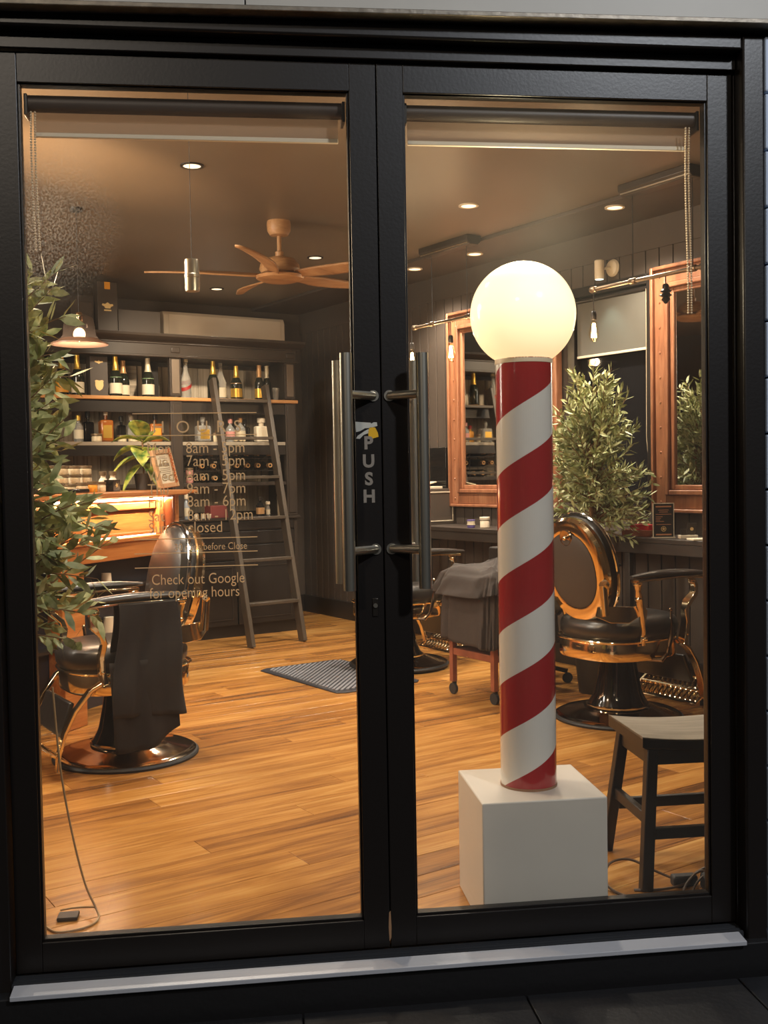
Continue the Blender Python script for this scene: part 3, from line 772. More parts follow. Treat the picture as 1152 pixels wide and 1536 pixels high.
# grey washed backing boards
bb = None; xx = CXA + .03; n_b = 20; bw = (CXB - CXA - .06) / n_b
for k in range(n_b):
    if bb is None:
        bb = MB().box(-.60, .60, -bw / 2 + .0015, bw / 2 - .0015, 0, .03).build('backing_board', GREYB, cab, bevel=.004, smooth=False)
        c = bb
    else:
        c = bb.copy(); COL.objects.link(c); c.parent = cab
    # grain runs along local x, so the board is stood upright
    c.matrix_local = Matrix.Translation((CXA + .03 + bw * (k + .5) - 1.6, CYI + .03 - 5.42, 1.60)) @ Matrix(((0, 1, 0, 0), (0, 0, -1, 0), (-1, 0, 0, 0), (0, 0, 0, 1))) 
for z, th, n in ((1.92, .03, 'shelf'), (1.575, .03, 'shelf'), (1.25, .03, 'shelf')):
    CP(MB().box(CXA + .03, CXB - .03, CYF + .02, CYI + .01, z - th, z), n, CABM, bevel=.002)
sf = CP(MB().box(CXA + .01, CXB + .02, CYF - .025, CYF + .02, 1.893, 1.921), 'shelf_nosing', EDGEW, bevel=.006, label='honey coloured shelf edge')
CP(MB().box(CXA + .03, CXB - .03, CYF + .0, CYF + .02, 1.800, 1.885), 'shelf_apron', CABD, bevel=.002)
CP(MB().box(CXA + .03, CXB - .03, CYF + .0, CYF + .02, 1.548, 1.576), 'shelf_nosing', mat('pale_grey_shelf_edge', srgb(150, 138, 120), .45), bevel=.002)
CP(MB().box(CXA + .03, CXB - .03, CYF + .0, CYF + .02, 1.470, 1.545), 'shelf_apron', CABD, bevel=.002)
CP(MB().box(CXA + .03, CXB - .03, CYF + .0, CYF + .02, 1.222, 1.251), 'shelf_nosing', CABM, bevel=.002)
for x0, x1 in ((.55, .64), (1.60, 1.695), (2.605, 2.70)):
    for z0_, z1_ in ((1.93, 2.235), (.97, 1.89)):
        p = CP(MB().box(x0, x1, CYF - .012, CYF + .03, z0_, z1_), 'pilaster', CABM, bevel=.003)
        MB().box(x0 + .016, x1 - .016, CYF - .018, CYF - .010, z0_ + .02, z1_ - .02).build('pilaster_panel', PILM if z0_ > 1.9 else CABM, p, bevel=.003).location = (-1.6, -5.42, 0)
CP(MB().box(CXA - .0, CXB + .01, CYF - .02, CYI + .1, 2.237, 2.345), 'frieze', CABM, bevel=.003)
CP(MB().box(CXA - .02, CXB + .03, CYF - .035, CYF + .02, 2.225, 2.243).box(CXA - .02, CXB + .03, CYF - .03, CYF + .02, 2.325, 2.338), 'moulding', CABM, bevel=.004)
for x0 in (.56, 1.61, 2.615):
    CP(MB().box(x0, x0 + .075, CYF - .028, CYF - .015, 2.262, 2.306), 'frieze_block', CABM, bevel=.006)
co = MB(); co.extr([(0, 0), (.03, 0), (.045, .012), (.06, .015), (.095, .04), (.10, .06), (0, .06)], (CXA - .05, CYF + .0, 2.337), (0, -1, 0), (0, 0, 1), (1, 0, 0), CXB - CXA + .11)
co.box(CXA - .05, CXB + .06, CYF, CYI + .1, 2.345, 2.397)
CP(co, 'cornice', CABM, bevel=.002)
# worktop, drawers and doors
CP(MB().box(CXA - .01, CXB + .02, CYF - .02, CYI, .945, .967), 'worktop', CABM, bevel=.004)
cw = (CXB - CXA - .06) / 4
BRASSK = GOLD
for k in range(4):
    x0 = CXA + .03 + cw * k + .006; x1 = x0 + cw - .012
    for z0_, z1_ in ((.862, .935), (.750, .852), (.628, .740)):
        dr = CP(MB().box(x0, x1, CYF - .008, CYF + .02, z0_, z1_), 'drawer', CABD, bevel=.003)
        MB().box(x0 - 1.6 + .015, x1 - 1.6 - .015, -.012, -.007, z0_ + .012, z0_ + .015).build('drawer_bead', CABM, dr)
    dd = CP(MB().box(x0, x1, CYF - .008, CYF + .02, .10, .615), 'door', CABD, bevel=.003)
    fr_ = MB()
    for q in ((x0 + .04, x1 - .04, .145, .150), (x0 + .04, x1 - .04, .565, .570)): fr_.box(q[0] - 1.6, q[1] - 1.6, -.014, -.007, q[2], q[3])
    fr_.box(x0 + .04 - 1.6, x0 + .045 - 1.6, -.014, -.007, .15, .565).box(x1 - .045 - 1.6, x1 - .04 - 1.6, -.014, -.007, .15, .565)
    fr_.build('panel_moulding', CABM, dd)
    CP(MB().box(x0, x1, CYF, CYF + .028, .62, .625), 'rail', CABD)
CP(MB().box(CXA + .03, CXB - .03, CYF + .018, CYI, .09, .945), 'base_carcass', CABD)

# little copper-edged wall shelf right of the cabinet
ws = thing('corner_shelf', 'tiny reddish wall shelf with a candle holder right of the cabinet', 'shelf', (3.02, YB, .885))
MB().box(-.12, .12, -.16, 0, 0, .022).build('board', LEGW, ws, bevel=.003)
MB().box(-.09, -.08, -.14, 0, -.07, 0).build('bracket', CABD, ws); MB().box(.08, .09, -.14, 0, -.07, 0).build('bracket', CABD, ws)
ch_ = thing('candle_holder', 'small copper candle holder on the tiny corner shelf', 'candle holder', (2.93, YB - .09, .907))
MB().lathe([(.022, 0), (.022, .004), (.006, .008), (.006, .05), (.014, .055), (.014, .07)], 14).build('stem', GOLD, ch_)

# ================================================================== BOTTLES, JARS, BOXES
def cbottle(name, lbl, x, y, z, neck, label, labt=None, h=.305, r=.0475, glass=None, group='champagne bottles on the top shelf', shoulder=True):
    t = thing(name, lbl, 'bottle', (x, y, z), random.uniform(-.3, .3), group)
    s = h / .30
    MB().lathe([(.001, 0), (r * .95, 0), (r, .01 * s), (r, .135 * s), (r * .93, .155 * s), (r * .62, .19 * s), (r * .42, .215 * s), (.0175, .24 * s), (.0165, .285 * s), (.0175, .288 * s), (.0175, .3 * s), (.001, .3 * s)], 18).build('body', glass or DKGLASS, t)
    if neck: MB().lathe([(r * .60, .195 * s), (r * .46, .215 * s), (.0205, .24 * s), (.0185, .288 * s), (.0195, .300 * s), (.001, .302 * s)], 16, cap=False).build('foil', neck, t)
    if label: MB().lathe([(r + .0008, .022 * s), (r + .0008, .100 * s)], 18, cap=False).build('label', label, t)
    if labt: MB().lathe([(r * .97 + .0012, .122 * s), (r * .945 + .0012, .146 * s)], 18, cap=False).build('shoulder_label', labt, t)
    return t
Z1 = 1.9212; Y1 = 5.53
cbottle('champagne_bottle', 'dark bottle with bright orange label at the left end of top shelf', .80, Y1, Z1, FOILG, LABELO)
cbottle('champagne_bottle', 'dark bottle with cream label and yellow neck left of the shield box', .918, Y1, Z1, FOILG, LABELW)
gbx = thing('shield_gift_box', 'tall dark gift box with a gilt shield on the top shelf', 'gift box', (1.077, 5.56, Z1), 0, None)
MB().box(-.068, .068, -.05, .05, 0, .300).build('carton', GIFTB, gbx, bevel=.002, smooth=False)
MB().extr([(-.032, .062), (-.030, .090), (-.036, .095), (-.022, .104), (0, .098), (0, .108), (.0, .098), (.022, .104), (.036, .095), (.030, .090), (.032, .062), (.022, .036), (0, .022), (-.022, .036)], (0, -.0512, .02), (1, 0, 0), (0, 0, 1), (0, 1, 0), .0012).build('shield_emblem', GOLDT, gbx, smooth=False)
MB().extr([(-.032, .258), (-.012, .252), (0, .244), (.012, .252), (.032, .256), (.030, .266), (.010, .264), (0, .272), (-.010, .264), (-.030, .268)], (0, -.0512, 0), (1, 0, 0), (0, 0, 1), (0, 1, 0), .0012).build('crest_print', GOLDT, gbx, smooth=False)
cbottle('champagne_bottle', 'bottle with green shoulder label and red band nearest the shield box', 1.205, Y1 - .02, Z1, FOILG, LABELW, LABELG)
cbottle('champagne_bottle', 'bottle tucked half behind its green-shouldered neighbour on top shelf', 1.292, Y1 + .06, Z1, FOILC, LABELW, h=.285)
cbottle('champagne_bottle', 'single bottle with pale neck left of the middle pilaster', 1.470, Y1, Z1, FOILW, LABELW, LABELG)
def sash(t, r, z0_, z1_):
    def fn(u, v):
        a = u * 2 * PI
        return ((r + .001) * math.cos(a), (r + .001) * math.sin(a), z0_ + (z1_ - z0_) * (.5 - .5 * math.cos(a + 2.2)) + (v - .5) * .028)
    MB().grid(fn, 24, 3, closed=True).build('sash_label', LABELR, t)
b = cbottle('sash_bottle', 'clear bottle with a slanting red sash right of the middle pilaster', 1.782, Y1, Z1, None, None, glass=CLEARB, r=.044, group=None)
sash(b, .0445, .07, .13); MB().lathe([(.02, .288), (.021, .31), (.012, .315), (.012, .325), (.001, .33)], 14).build('stopper', FOILW, b)
cbottle('champagne_bottle', 'dark bottle with pale gold neck hidden by the ladder top', 2.018, Y1, Z1, FOILG, None)
cbottle('slim_bottle', 'slim clear bottle standing behind the left ladder rail', 2.115, Y1 + .07, Z1, None, LABELW, glass=CLEARB, h=.30, group=None)
cbottle('gold_bottle', 'gold bottle with black band standing between the ladder rails', 2.222, Y1, Z1, FOILG, FOILG, FOILC, h=.275, group=None)
cbottle('dark_wine_bottle', 'dark bottle with copper neck behind the right ladder rail', 2.430, Y1, Z1, FOILC, FOILG, h=.29, r=.038, group=None)
cbottle('dark_wine_bottle', 'dark bottle with a pale neck rightmost on the top shelf', 2.515, Y1 + .03, Z1, FOILW, None, h=.29, r=.036, group=None)
gl = thing('tumbler', 'faceted clear tumbler at the right end of the top shelf', 'glass', (2.566, 5.50, Z1))
MB().lathe([(.020, .004), (.030, .105), (.028, .105), (.018, .008)], 10, cap=False).lathe([(.001, 0), (.02, 0), (.02, .005)], 10).build('bowl', CLEARB, gl)
mb_ = thing('slatted_board', 'grey slatted board leaning at the back of the top shelf', 'board', (1.39, 5.80, Z1))
MB().box(-.08, -.004, 0, .012, 0, .27).box(.004, .09, 0, .012, 0, .27).build('slats', GREYB, mb_, bevel=.002)
dk = thing('dark_presentation_box', 'black presentation box between the bottles left of the middle pilaster', 'gift box', (1.545, 5.68, Z1))
MB().box(-.05, .05, -.05, .05, 0, .29).build('carton', CABD, dk, bevel=.002, smooth=False)

def jar(lbl, x, y, z, r=.038, h=.055, body=JARB, lid=JARL, group='small product jars', cat='jar', name='product_jar'):
    t = thing(name, lbl, cat, (x, y, z), 0, group)
    MB().lathe([(.001, 0), (r * .80, 0), (r * .92, .006), (r * .92, h * .62), (r * .78, h * .72)], 16).build('pot', body, t)
    MB().lathe([(r * .97, h * .74), (r * 1.0, h * .76), (r * 1.0, h * .98), (r * .96, h), (.001, h)], 16, cap=False).build('lid', lid, t)
    return t
def sbottle(name, lbl, x, y, z, w, d, h, glass, cap=CABD, label=LABELW, neck=.012, square=True, cat='bottle', group=None):
    t = thing(name, lbl, cat, (x, y, z), 0, group)
    if square: MB().box(-w / 2, w / 2, -d / 2, d / 2, 0, h * .66).build('body', glass, t, bevel=min(w, d) * .18)
    else: MB().lathe([(.001, 0), (w / 2 * .95, 0), (w / 2, .006), (w / 2, h * .55), (w * .28, h * .68), (neck, h * .72)], 18).build('body', glass, t)
    MB().lathe([(neck, h * .64), (neck, h * .82)], 14).build('neck', glass, t)
    MB().lathe([(.001, h * .80), (neck * 1.5, h * .80), (neck * 1.6, h * .97), (neck * 1.2, h), (.001, h)], 14).build('stopper', cap, t)
    if label:
        if square: MB().box(-w * .34, w * .34, -d / 2 - .0012, -d / 2 + .001, h * .12, h * .5).build('label', label, t)
        else: MB().lathe([(w / 2 + .0008, h * .12), (w / 2 + .0008, h * .45)], 18, cap=False).build('label', label, t)
    return t
Z2 = 1.5762; Y2 = 5.50
sbottle('liqueur_bottle', 'round bottle with gold cork at the left of the second shelf', .905, Y2, Z2, .07, .07, .20, CLEARB, FOILG, LABELW, square=False)
sbottle('dark_spirit_bottle', 'dark bottle standing behind the leftmost second shelf jar', 1.01, Y2 + .10, Z2, .08, .07, .235, ENAMEL, CABD, None)
jar('cream jar with tin lid left of the gold-labelled bottle, second shelf', 1.035, Y2 - .02, Z2, .042, .062, group='jars on the second shelf')
sbottle('whisky_bottle', 'black bottle with large golden label and white cap, second shelf', 1.125, Y2 + .03, Z2, .10, .08, .255, AMBER, CREAM, FOILG)
jar('lone cream jar with tin lid in the middle of the second shelf', 1.238, Y2, Z2, .036, .052, group='jars on the second shelf')
jar('wide tin right of the lone jar on the second shelf', 1.325, Y2, Z2, .040, .052, group='jars on the second shelf')
jar('tin beside the wide tin, behind the pot plant leaves', 1.392, Y2 + .01, Z2, .034, .050, group='jars on the second shelf')
sbottle('clear_spirit_bottle', 'pale capped bottle behind the tins on the second shelf', 1.36, Y2 + .13, Z2, .07, .06, .215, CLEARB, CREAM, None)
sbottle('dark_spirit_bottle', 'black capped bottle left of the pale capped one, second shelf', 1.285, Y2 + .14, Z2, .06, .06, .205, ENAMEL, CABD, None)
sbottle('whisky_bottle', 'square amber bottle behind the broad leaved pot plant', 1.53, Y2 + .06, Z2, .10, .07, .22, AMBER, CABD, LABELO)
sbottle('crystal_decanter', 'cut crystal decanter with gilt collar left of the ladder', 1.905, Y2, Z2, .115, .09, .20, CLEARB, CLEARB, FOILG)
jar('small stoppered jar touching the left ladder rail', 2.005, Y2 - .02, Z2, .022, .075, group='jars on the second shelf')
sbottle('carton_bottle', 'small orange carton just right of the left ladder rail', 2.065, Y2 + .03, Z2, .06, .05, .16, LABELO, LABELR, None)
sbottle('pink_bottle', 'pinkish rounded bottle right of the orange carton', 2.145, Y2, Z2, .075, .07, .19, CLEARB, LABELP, LABELP, square=False)
sbottle('gilt_bottle', 'short round bottle with gilt neck between the ladder rails', 2.235, Y2, Z2, .085, .08, .20, CLEARB, FOILC, FOILW, square=False)
sbottle('dark_spirit_bottle', 'dark smoky bottle left of the square white one', 2.315, Y2 + .08, Z2, .07, .06, .19, ENAMEL, CABD, None)
sbottle('white_decanter', 'square white-labelled decanter with a wide stopper, right of second shelf', 2.425, Y2, Z2, .115, .07, .20, CREAM, CREAM, LABELW, neck=.022)
cr_ = thing('skull_ornament', 'pale lumpy ornament group in front of the gilt bottle', 'ornament', (2.20, 5.455, Z2))
MB().sphere((-.03, 0, .022), .022, 10).sphere((.015, 0, .02), .020, 10).sphere((.045, .005, .016), .016, 10).build('cluster', JARB, cr_)

# bottles lying in the wine rack bay
rk = thing('wine_rack', 'black wire wine rack inside the third bay of the cabinet', 'rack', (2.16, 5.56, 1.2512))
r_ = MB()
for zz in (.090, .188): r_.box(-.335, .37, -.10, -.094, zz, zz + .006).box(-.335, .37, .16, .166, zz, zz + .006)
for xx in (-.335, -.033, .37): r_.box(xx - .003, xx + .003, -.10, -.094, 0, .22).box(xx - .003, xx + .003, .16, .166, 0, .22)
r_.build('wires', CABD, rk)
wb = None
def lying(x, z, lbl):
    global wb
    if wb is None:
        t = thing('lying_wine_bottle', lbl, 'bottle', (x, 5.45, z), 0, 'wine bottles lying in the cabinet rack')
        MB().lathe([(.001, 0), (.0165, 0), (.0165, .055), (.017, .06), (.026, .10), (.036, .135), (.036, .28), (.001, .285)], 14, (0, 0, 0), (0, 1, 0)).build('body', DKGLASS, t)
        MB().lathe([(.010, -.003), (.0185, -.003), (.0185, .035), (.0175, .04)], 14, (0, 0, 0), (0, 1, 0), cap=False).build('capsule', FOILC, t)
        wb = t; return t
    return dup(wb, (x, 5.45, z), 0, lbl)
rackrow = ['upper', 'middle', 'lowest']
for ri, (z, xs) in enumerate(((1.482, (1.863, 1.957, 2.170, 2.268, 2.365, 2.472)), (1.385, (1.872, 1.972, 2.176, 2.272, 2.366, 2.474)), (1.288, (1.880, 1.982, 2.084)))):
    for xi, x in enumerate(xs):
        where = ['left end', 'second from left', 'third from left', 'fourth from left', 'fifth from left', 'right end'][xi]
        lying(x, z, 'wine bottle lying neck outward, %s of the %s rack row' % (where, rackrow[ri]))
sbottle('slender_bottle', 'slender upright clear bottle right of the lying wine bottles', 2.565, 5.47, 1.2512, .035, .035, .26, CLEARB, CREAM, LABELW, neck=.008, square=False)
for i, (x, z) in enumerate(((1.77, 1.2512), (1.77, 1.3123))):
    jar(['lower pinkish jar of the stack beside the wine rack', 'upper pinkish jar of the stack beside the wine rack'][i], x, 5.47, z, .032, .060, body=LABELP, group='pinkish jar stack')
# things on the worktop
Z3 = .9672
sbottle('blue_silver_bottle', 'pale silver blue bottle on the worktop left of the ladder', 1.735, 5.47, Z3, .055, .055, .20, mat('pale_blue_bottle', srgb(150, 158, 168), .3), CREAM, LABELW, square=False)
rb = thing('red_brown_box', 'dark red-brown box on the cabinet worktop behind the ladder', 'box', (2.03, 5.50, Z3))
MB().box(-.10, .10, -.06, .06, 0, .10).build('carton', WAXR, rb, bevel=.003)
for i, x in enumerate((1.81, 1.87, 1.92)):
    jar('small white pot %s on the worktop left of the red-brown box' % ['first', 'second', 'third'][i] + ' from the blue bottle', x, 5.45, Z3, .018, .035, body=CREAM, lid=CREAM, group='white pots on the worktop')
sbottle('squat_dark_bottle', 'squat dark decanter with round label on the worktop', 2.385, 5.47, Z3, .07, .07, .16, ENAMEL, CABD, FOILC, square=False)
sbottle('small_clear_bottle', 'small clear bottle beside the squat dark decanter', 2.455, 5.47, Z3, .035, .035, .12, CLEARB, CREAM, LABELW, square=False)
sbottle('silver_flute_bottle', 'tall thin silvery bottle on the worktop beside right ladder rail', 2.555, 5.47, Z3, .030, .030, .27, CHROME, CHROME, None, neck=.009, square=False)

# boxes on top of the cabinet
ZT = 2.3972
tb = thing('tall_gift_box', 'tall dark gift box with orange tab standing on the cabinet top', 'gift box', (1.178, 5.62, ZT))
MB().box(-.077, .077, -.05, .05, 0, .400).build('carton', GIFTB, tb, bevel=.002, smooth=False)
MB().box(-.022, .022, -.052, -.0495, .345, .400).build('orange_tab', LABELO, tb)
MB().extr([(-.045, .222), (-.04, .235), (-.02, .232), (0, .245), (.02, .232), (.04, .235), (.045, .222), (.025, .212), (.02, .200), (-.02, .200), (-.025, .212)], (0, -.0512, 0), (1, 0, 0), (0, 0, 1), (0, 1, 0), .0012).build('crest_print', GOLDT, tb, smooth=False)
MB().box(-.028, .028, -.0512, -.0498, .180, .190).build('print_line', GOLDT, tb)
lb = thing('long_flat_box', 'long plain dark box lying between tall box and air conditioner', 'gift box', (1.44, 5.66, ZT))
MB().box(-.17, .17, -.06, .06, 0, .205).build('carton', GIFTB, lb, bevel=.002, smooth=False)
sb_ = thing('short_gift_box', 'dark square box on the cabinet top behind the enamel pendant', 'gift box', (.985, 5.64, ZT))
MB().box(-.085, .075, -.05, .05, 0, .24).build('carton', GIFTB, sb_, bevel=.002, smooth=False)

# ================================================================== LADDER
ld = thing('ladder', 'dark timber library ladder leaning against the bar cabinet', 'ladder', (2.2, 4.86, 0))
la, lb2 = Vector((1.976, 4.85, 0)), Vector((2.436, 4.88, 0)); ta, tb2 = Vector((1.945, 5.385, 2.07)), Vector((2.405, 5.385, 2.03))
LADM = mat('worn_ladder_timber', srgb(70, 60, 49), 0.42, bump=.08, var=.15, vscale=10)
for a, b_ in ((la, ta), (lb2, tb2)):
    MB().bar(a, b_, .034, .085, (0, 1, 0)).build('rail', LADM, ld, world=True, bevel=.004)
for z in (.32, .65, .97, 1.29, 1.60, 1.90):
    t_ = z / 2.08; p = la.lerp(ta, t_); q = lb2.lerp(tb2, t_)
    MB().box(p.x + .014, q.x - .014, p.y - .035, p.y + .035, z - .012, z + .012).build('rung', LADM, ld, world=True, bevel=.003)

# ================================================================== RECEPTION COUNTER
R0 = Vector((.884, 3.62, 0)); th = math.atan2(.563, .827)
ct = thing('reception_counter', 'orange timber counter with raised panel front and strip lighting', 'counter', R0, th)
def KP(mbx, n, mt, **k): return mbx.build(n, mt, ct, **k)
# local x runs to the right along the front, local -y faces the door
KP(MB().box(-1.55, .10, -.03, .32, 1.195, 1.228), 'top_board', ORW, bevel=.008)
KP(MB().box(.10, .42, .10, .32, 1.199, 1.222), 'side_board', ORW, bevel=.006)
KP(MB().box(.22, .25, .14, .30, 1.07, 1.199).box(.215, .255, .14, .16, 1.0, 1.199), 'bracket', ORW, bevel=.003)
KP(MB().box(-1.50, -.02, .06, .12, .86, 1.195), 'back_panel', ORW)
KP(MB().box(-1.50, -.12, .015, .06, 1.122, 1.165), 'upper_rail', ORW, bevel=.006)
KP(MB().box(-1.50, -.10, -.012, .06, .945, .972), 'lower_ledge', ORW, bevel=.006)
KP(MB().box(-1.50, -.08, .0, .06, .852, .945), 'apron', ORW, bevel=.004)
pn = MB()
def pyr(x0, x1, z0_, z1_, e, y0_, y1_):
    pn.add([(x0, y0_, z0_), (x1, y0_, z0_), (x1, y0_, z1_), (x0, y0_, z1_), (x0 + e, y1_, z0_ + e), (x1 - e, y1_, z0_ + e), (x1 - e, y1_, z1_ - e), (x0 + e, y1_, z1_ - e)],
           [(0, 1, 5, 4), (1, 2, 6, 5), (2, 3, 7, 6), (3, 0, 4, 7), (4, 5, 6, 7)])
pyr(-.86, -.17, .975, 1.12, .022, .055, .03)
KP(pn, 'raised_panel', ORW, smooth=False)
pn = MB(); pyr(-1.48, -.98, .975, 1.12, .022, .055, .03); KP(pn, 'raised_panel', ORW, smooth=False)
KP(MB().box(-.165, -.12, .0, .06, .972, 1.195), 'stile', ORW, bevel=.004); KP(MB().box(-.96, -.87, .0, .06, .972, 1.195), 'stile', ORW, bevel=.004)
KP(MB().lathe([(.001, 0), (.046, 0), (.05, .01), (.05, .29), (.046, .30), (.001, .30)], 24, (-.055, .03, .90)), 'turned_corner_post', mat('glossy_dark_brown_lacquer', srgb(120, 62, 34), .12, coat=.8))
KP(MB().box(-1.045, -.865, .0, .10, 0, .852), 'leg', ORW, bevel=.006); KP(MB().box(-.11, -.01, .0, .10, 0, .90), 'leg', ORW, bevel=.006)
KP(MB().box(-1.50, -.10, .10, .12, .05, .852), 'dark_back_board', mat('blue_black_board', srgb(44, 44, 52), .5))
KP(MB().box(-1.50, -.11, .02, .10, .685, .700).box(-1.50, -.11, .02, .10, .42, .435), 'inner_shelf', CABD)
KP(MB().box(-1.46, -.13, .004, .016, 1.176, 1.188), 'strip_light', LEDE)
KP(MB().box(-.85, -.14, .028, .034, .9725, .977), 'strip_light', LEDE)
cp0 = R0 + Vector((math.cos(th) * -.6, math.sin(th) * -.6, 0)); outn = Vector((math.sin(th), -math.cos(th), 0))
lamp('counter_strip_light', 'AREA', cp0 + outn * .012 + Vector((0, 0, 1.185)), 13, (1, .74, .48), 1.1, rot=(math.radians(12), 0, th), shape='RECTANGLE', size_y=.03)
def KW(x, y, z): 
    v = Vector((x, y, 0)); c, s = math.cos(th), math.sin(th)
    return (R0.x + v.x * c - v.y * s, R0.y + v.x * s + v.y * c, z)
cupw = thing('white_cup', 'upturned pale cup on the shelf inside the counter', 'cup', KW(-.60, .06, .7002))
MB().lathe([(.032, 0), (.026, .08), (.001, .08)], 18).build('cup_body', CREAM, cupw)
cupw = thing('pale_cup', 'pale cup on the lower shelf inside the counter, above draped cloth', 'cup', KW(-.58, .06, .4352))
MB().lathe([(.040, 0), (.032, .10), (.001, .10)], 18).build('cup_body', CREAM, cupw)
ytub = thing('yellow_tub', 'yellow tub on the lower shelf inside the counter', 'tub', KW(-.47, .055, .4352))
MB().lathe([(.036, 0), (.040, .09), (.001, .095)], 18).build('tub_body', LABELO, ytub)
# on the counter top
ZK = 1.2282
tray = thing('black_tray', 'long black tray at the left of the counter top', 'tray', KW(-.98, .02, ZK), th)
MB().box(-.17, .17, -.03, .04, 0, .022).build('tray_body', ENAMEL, tray, bevel=.006)
def kj(lbl, x, y, z, r, h, **k): return jar(lbl, *KW(x, y, z), r=r, h=h, group='product jars stacked on the counter top', **k)
xs = (-.86, -.76, -.66, -.56); hh = .049
for lay, nm in ((0, 'bottom'), (1, 'middle'), (2, 'top')):
    for i, x in enumerate(xs):
        kj('jar in the %s layer of the counter stack, %s column' % (nm, ['leftmost', 'second', 'third', 'rightmost'][i]), x, .21, ZK + lay * hh * 1.001, .034, hh)
for i, x in enumerate((-1.04, -.93, -.83, -.735)):
    kj('low jar in front row left of the stack, %s from the left' % ['first', 'second', 'third', 'fourth'][i], x, .10, ZK, .034, .055 if i != 2 else .048)
kj('jar resting on the two leftmost front jars', -.985, .10, ZK + .0552, .036, .045)
kj('amber jar in the front row right of centre', -.645, .10, ZK, .028, .060, body=LABELO)
kj('small jar beside the black cube carton', -.565, .10, ZK, .024, .056)
for i, (x, y) in enumerate(((-.42, .20), (-.33, .20))):
    sbottle('dropper_bottle', ['left', 'right'][i] + ' one of two small pale bottles behind the black cube', *KW(x, y, ZK), .05, .05, .115, CREAM, JARL, LABELW, neck=.014, square=False)
bc = thing('black_cube_carton', 'small black cube carton with a pale emblem on the counter top', 'carton', KW(-.47, .10, ZK), th)
MB().box(-.034, .034, -.03, .03, 0, .066).build('carton', ENAMEL, bc, bevel=.002, smooth=False)
MB().extr([(math.cos(a * PI / 5) * (.016 if a % 2 else .007), math.sin(a * PI / 5) * (.016 if a % 2 else .007)) for a in range(10)], (0, -.0312, .035), (1, 0, 0), (0, 0, 1), (0, 1, 0), .001).build('emblem', GOLDT, bc, smooth=False)
# framed notice, leaning back
fs_ = thing('framed_notice', 'small timber framed paper notice leaning on the counter top', 'picture frame', KW(.02, .05, ZK), th - .05)
def tilt(mbx, a=.22, roll=-.07):
    out = MB()
    vs = []
    for x, y, z in mbx.v:
        x, z = x * math.cos(roll) + z * math.sin(roll), -x * math.sin(roll) + z * math.cos(roll)
        vs.append((x, y * math.cos(a) + z * math.sin(a), z * math.cos(a) - y * math.sin(a) + .012))
    out.v = vs; out.f = mbx.f; return out
tilt(MB().box(-.095, -.068, -.012, .012, 0, .235).box(.068, .095, -.012, .012, 0, .235).box(-.068, .068, -.012, .012, 0, .028).box(-.068, .068, -.012, .012, .207, .235)).build('frame', FANW, fs_, bevel=.003)
tilt(MB().box(-.068, .068, -.004, .004, .028, .207)).build('paper', LABELW, fs_)
ln = MB()
for i, z in enumerate((.19, .18, .165, .118, .107, .096, .085, .07, .058, .048)):
    w = (.03, .045, .02, .05, .045, .052, .04, .05, .035, .05)[i]; ln.box(-w, w, -.0052, -.0042, z - .0016, z + .0016)
ln.box(-.048, -.02, -.0052, -.0042, .132, .150).box(-.014, .014, -.0052, -.0042, .132, .150).box(.02, .048, -.0052, -.0042, .132, .150)
o = tilt(ln).build('printed_lines', mat('grey_print', srgb(120, 104, 84), .6), fs_)
hs = MB(); hs.tube([(.07 + .006 * math.sin(i * 2.4), -.016 + .006 * math.cos(i * 2.4), .235 - i * .008) for i in range(27)], .0045, 5)
tilt(hs).build('rope_garland', mat('orange_twine', srgb(190, 104, 52), .7), fs_)

# broad leaved pot plant behind the notice; every leaf a part
bp_ = thing('pot_plant', 'broad leaved green pot plant behind the framed notice', 'potted plant', KW(.045, .25, ZK))
MB().lathe([(.001, 0), (.045, 0), (.058, .09), (.060, .10), (.052, .10), (.048, .085), (.001, .085)], 20).build('pot', POTM, bp_)
MB().tube([(0, 0, .085), (.005, 0, .2), (-.005, 0, .32)], .006, 6).build('stem', BARK, bp_)
def big_leaf(base, ang, length, width, rise, droop):
    def fn(u, v):
        w = 1.35 * width * math.sin(PI * min(1, .06 + u * .94)) ** .8 * (1 - .25 * u)
        x = length * u; z = rise * u - droop * u * u; q = (v - .5) * 2 * w
        z += abs(q) * .45
        return (base[0] + x * math.cos(ang) - q * math.sin(ang), base[1] + x * math.sin(ang) + q * math.cos(ang), base[2] + z)
    return MB().grid(fn, 9, 5)
vr = -.58
for (da, L_, w_, ri, dr_, zb) in ((3.3, .19, .038, .10, .10, .29), (2.9, .20, .045, .03, .10, .25), (3.6, .21, .042, .0, .13, .20), (.1, .17, .045, .10, .09, .28), (-.3, .18, .05, .02, .12, .24),
                                  (.3, .17, .048, -.02, .12, .19), (4.6, .13, .055, .14, .02, .30), (4.9, .14, .06, .0, .10, .24), (1.4, .15, .05, .12, .05, .29), (-.6, .14, .05, -.05, .12, .16), (3.9, .15, .04, -.05, .12, .15)):
    big_leaf((0, 0, zb), da + vr, L_, w_, ri, dr_).build('leaf', BROADL, bp_, solid=.0012)

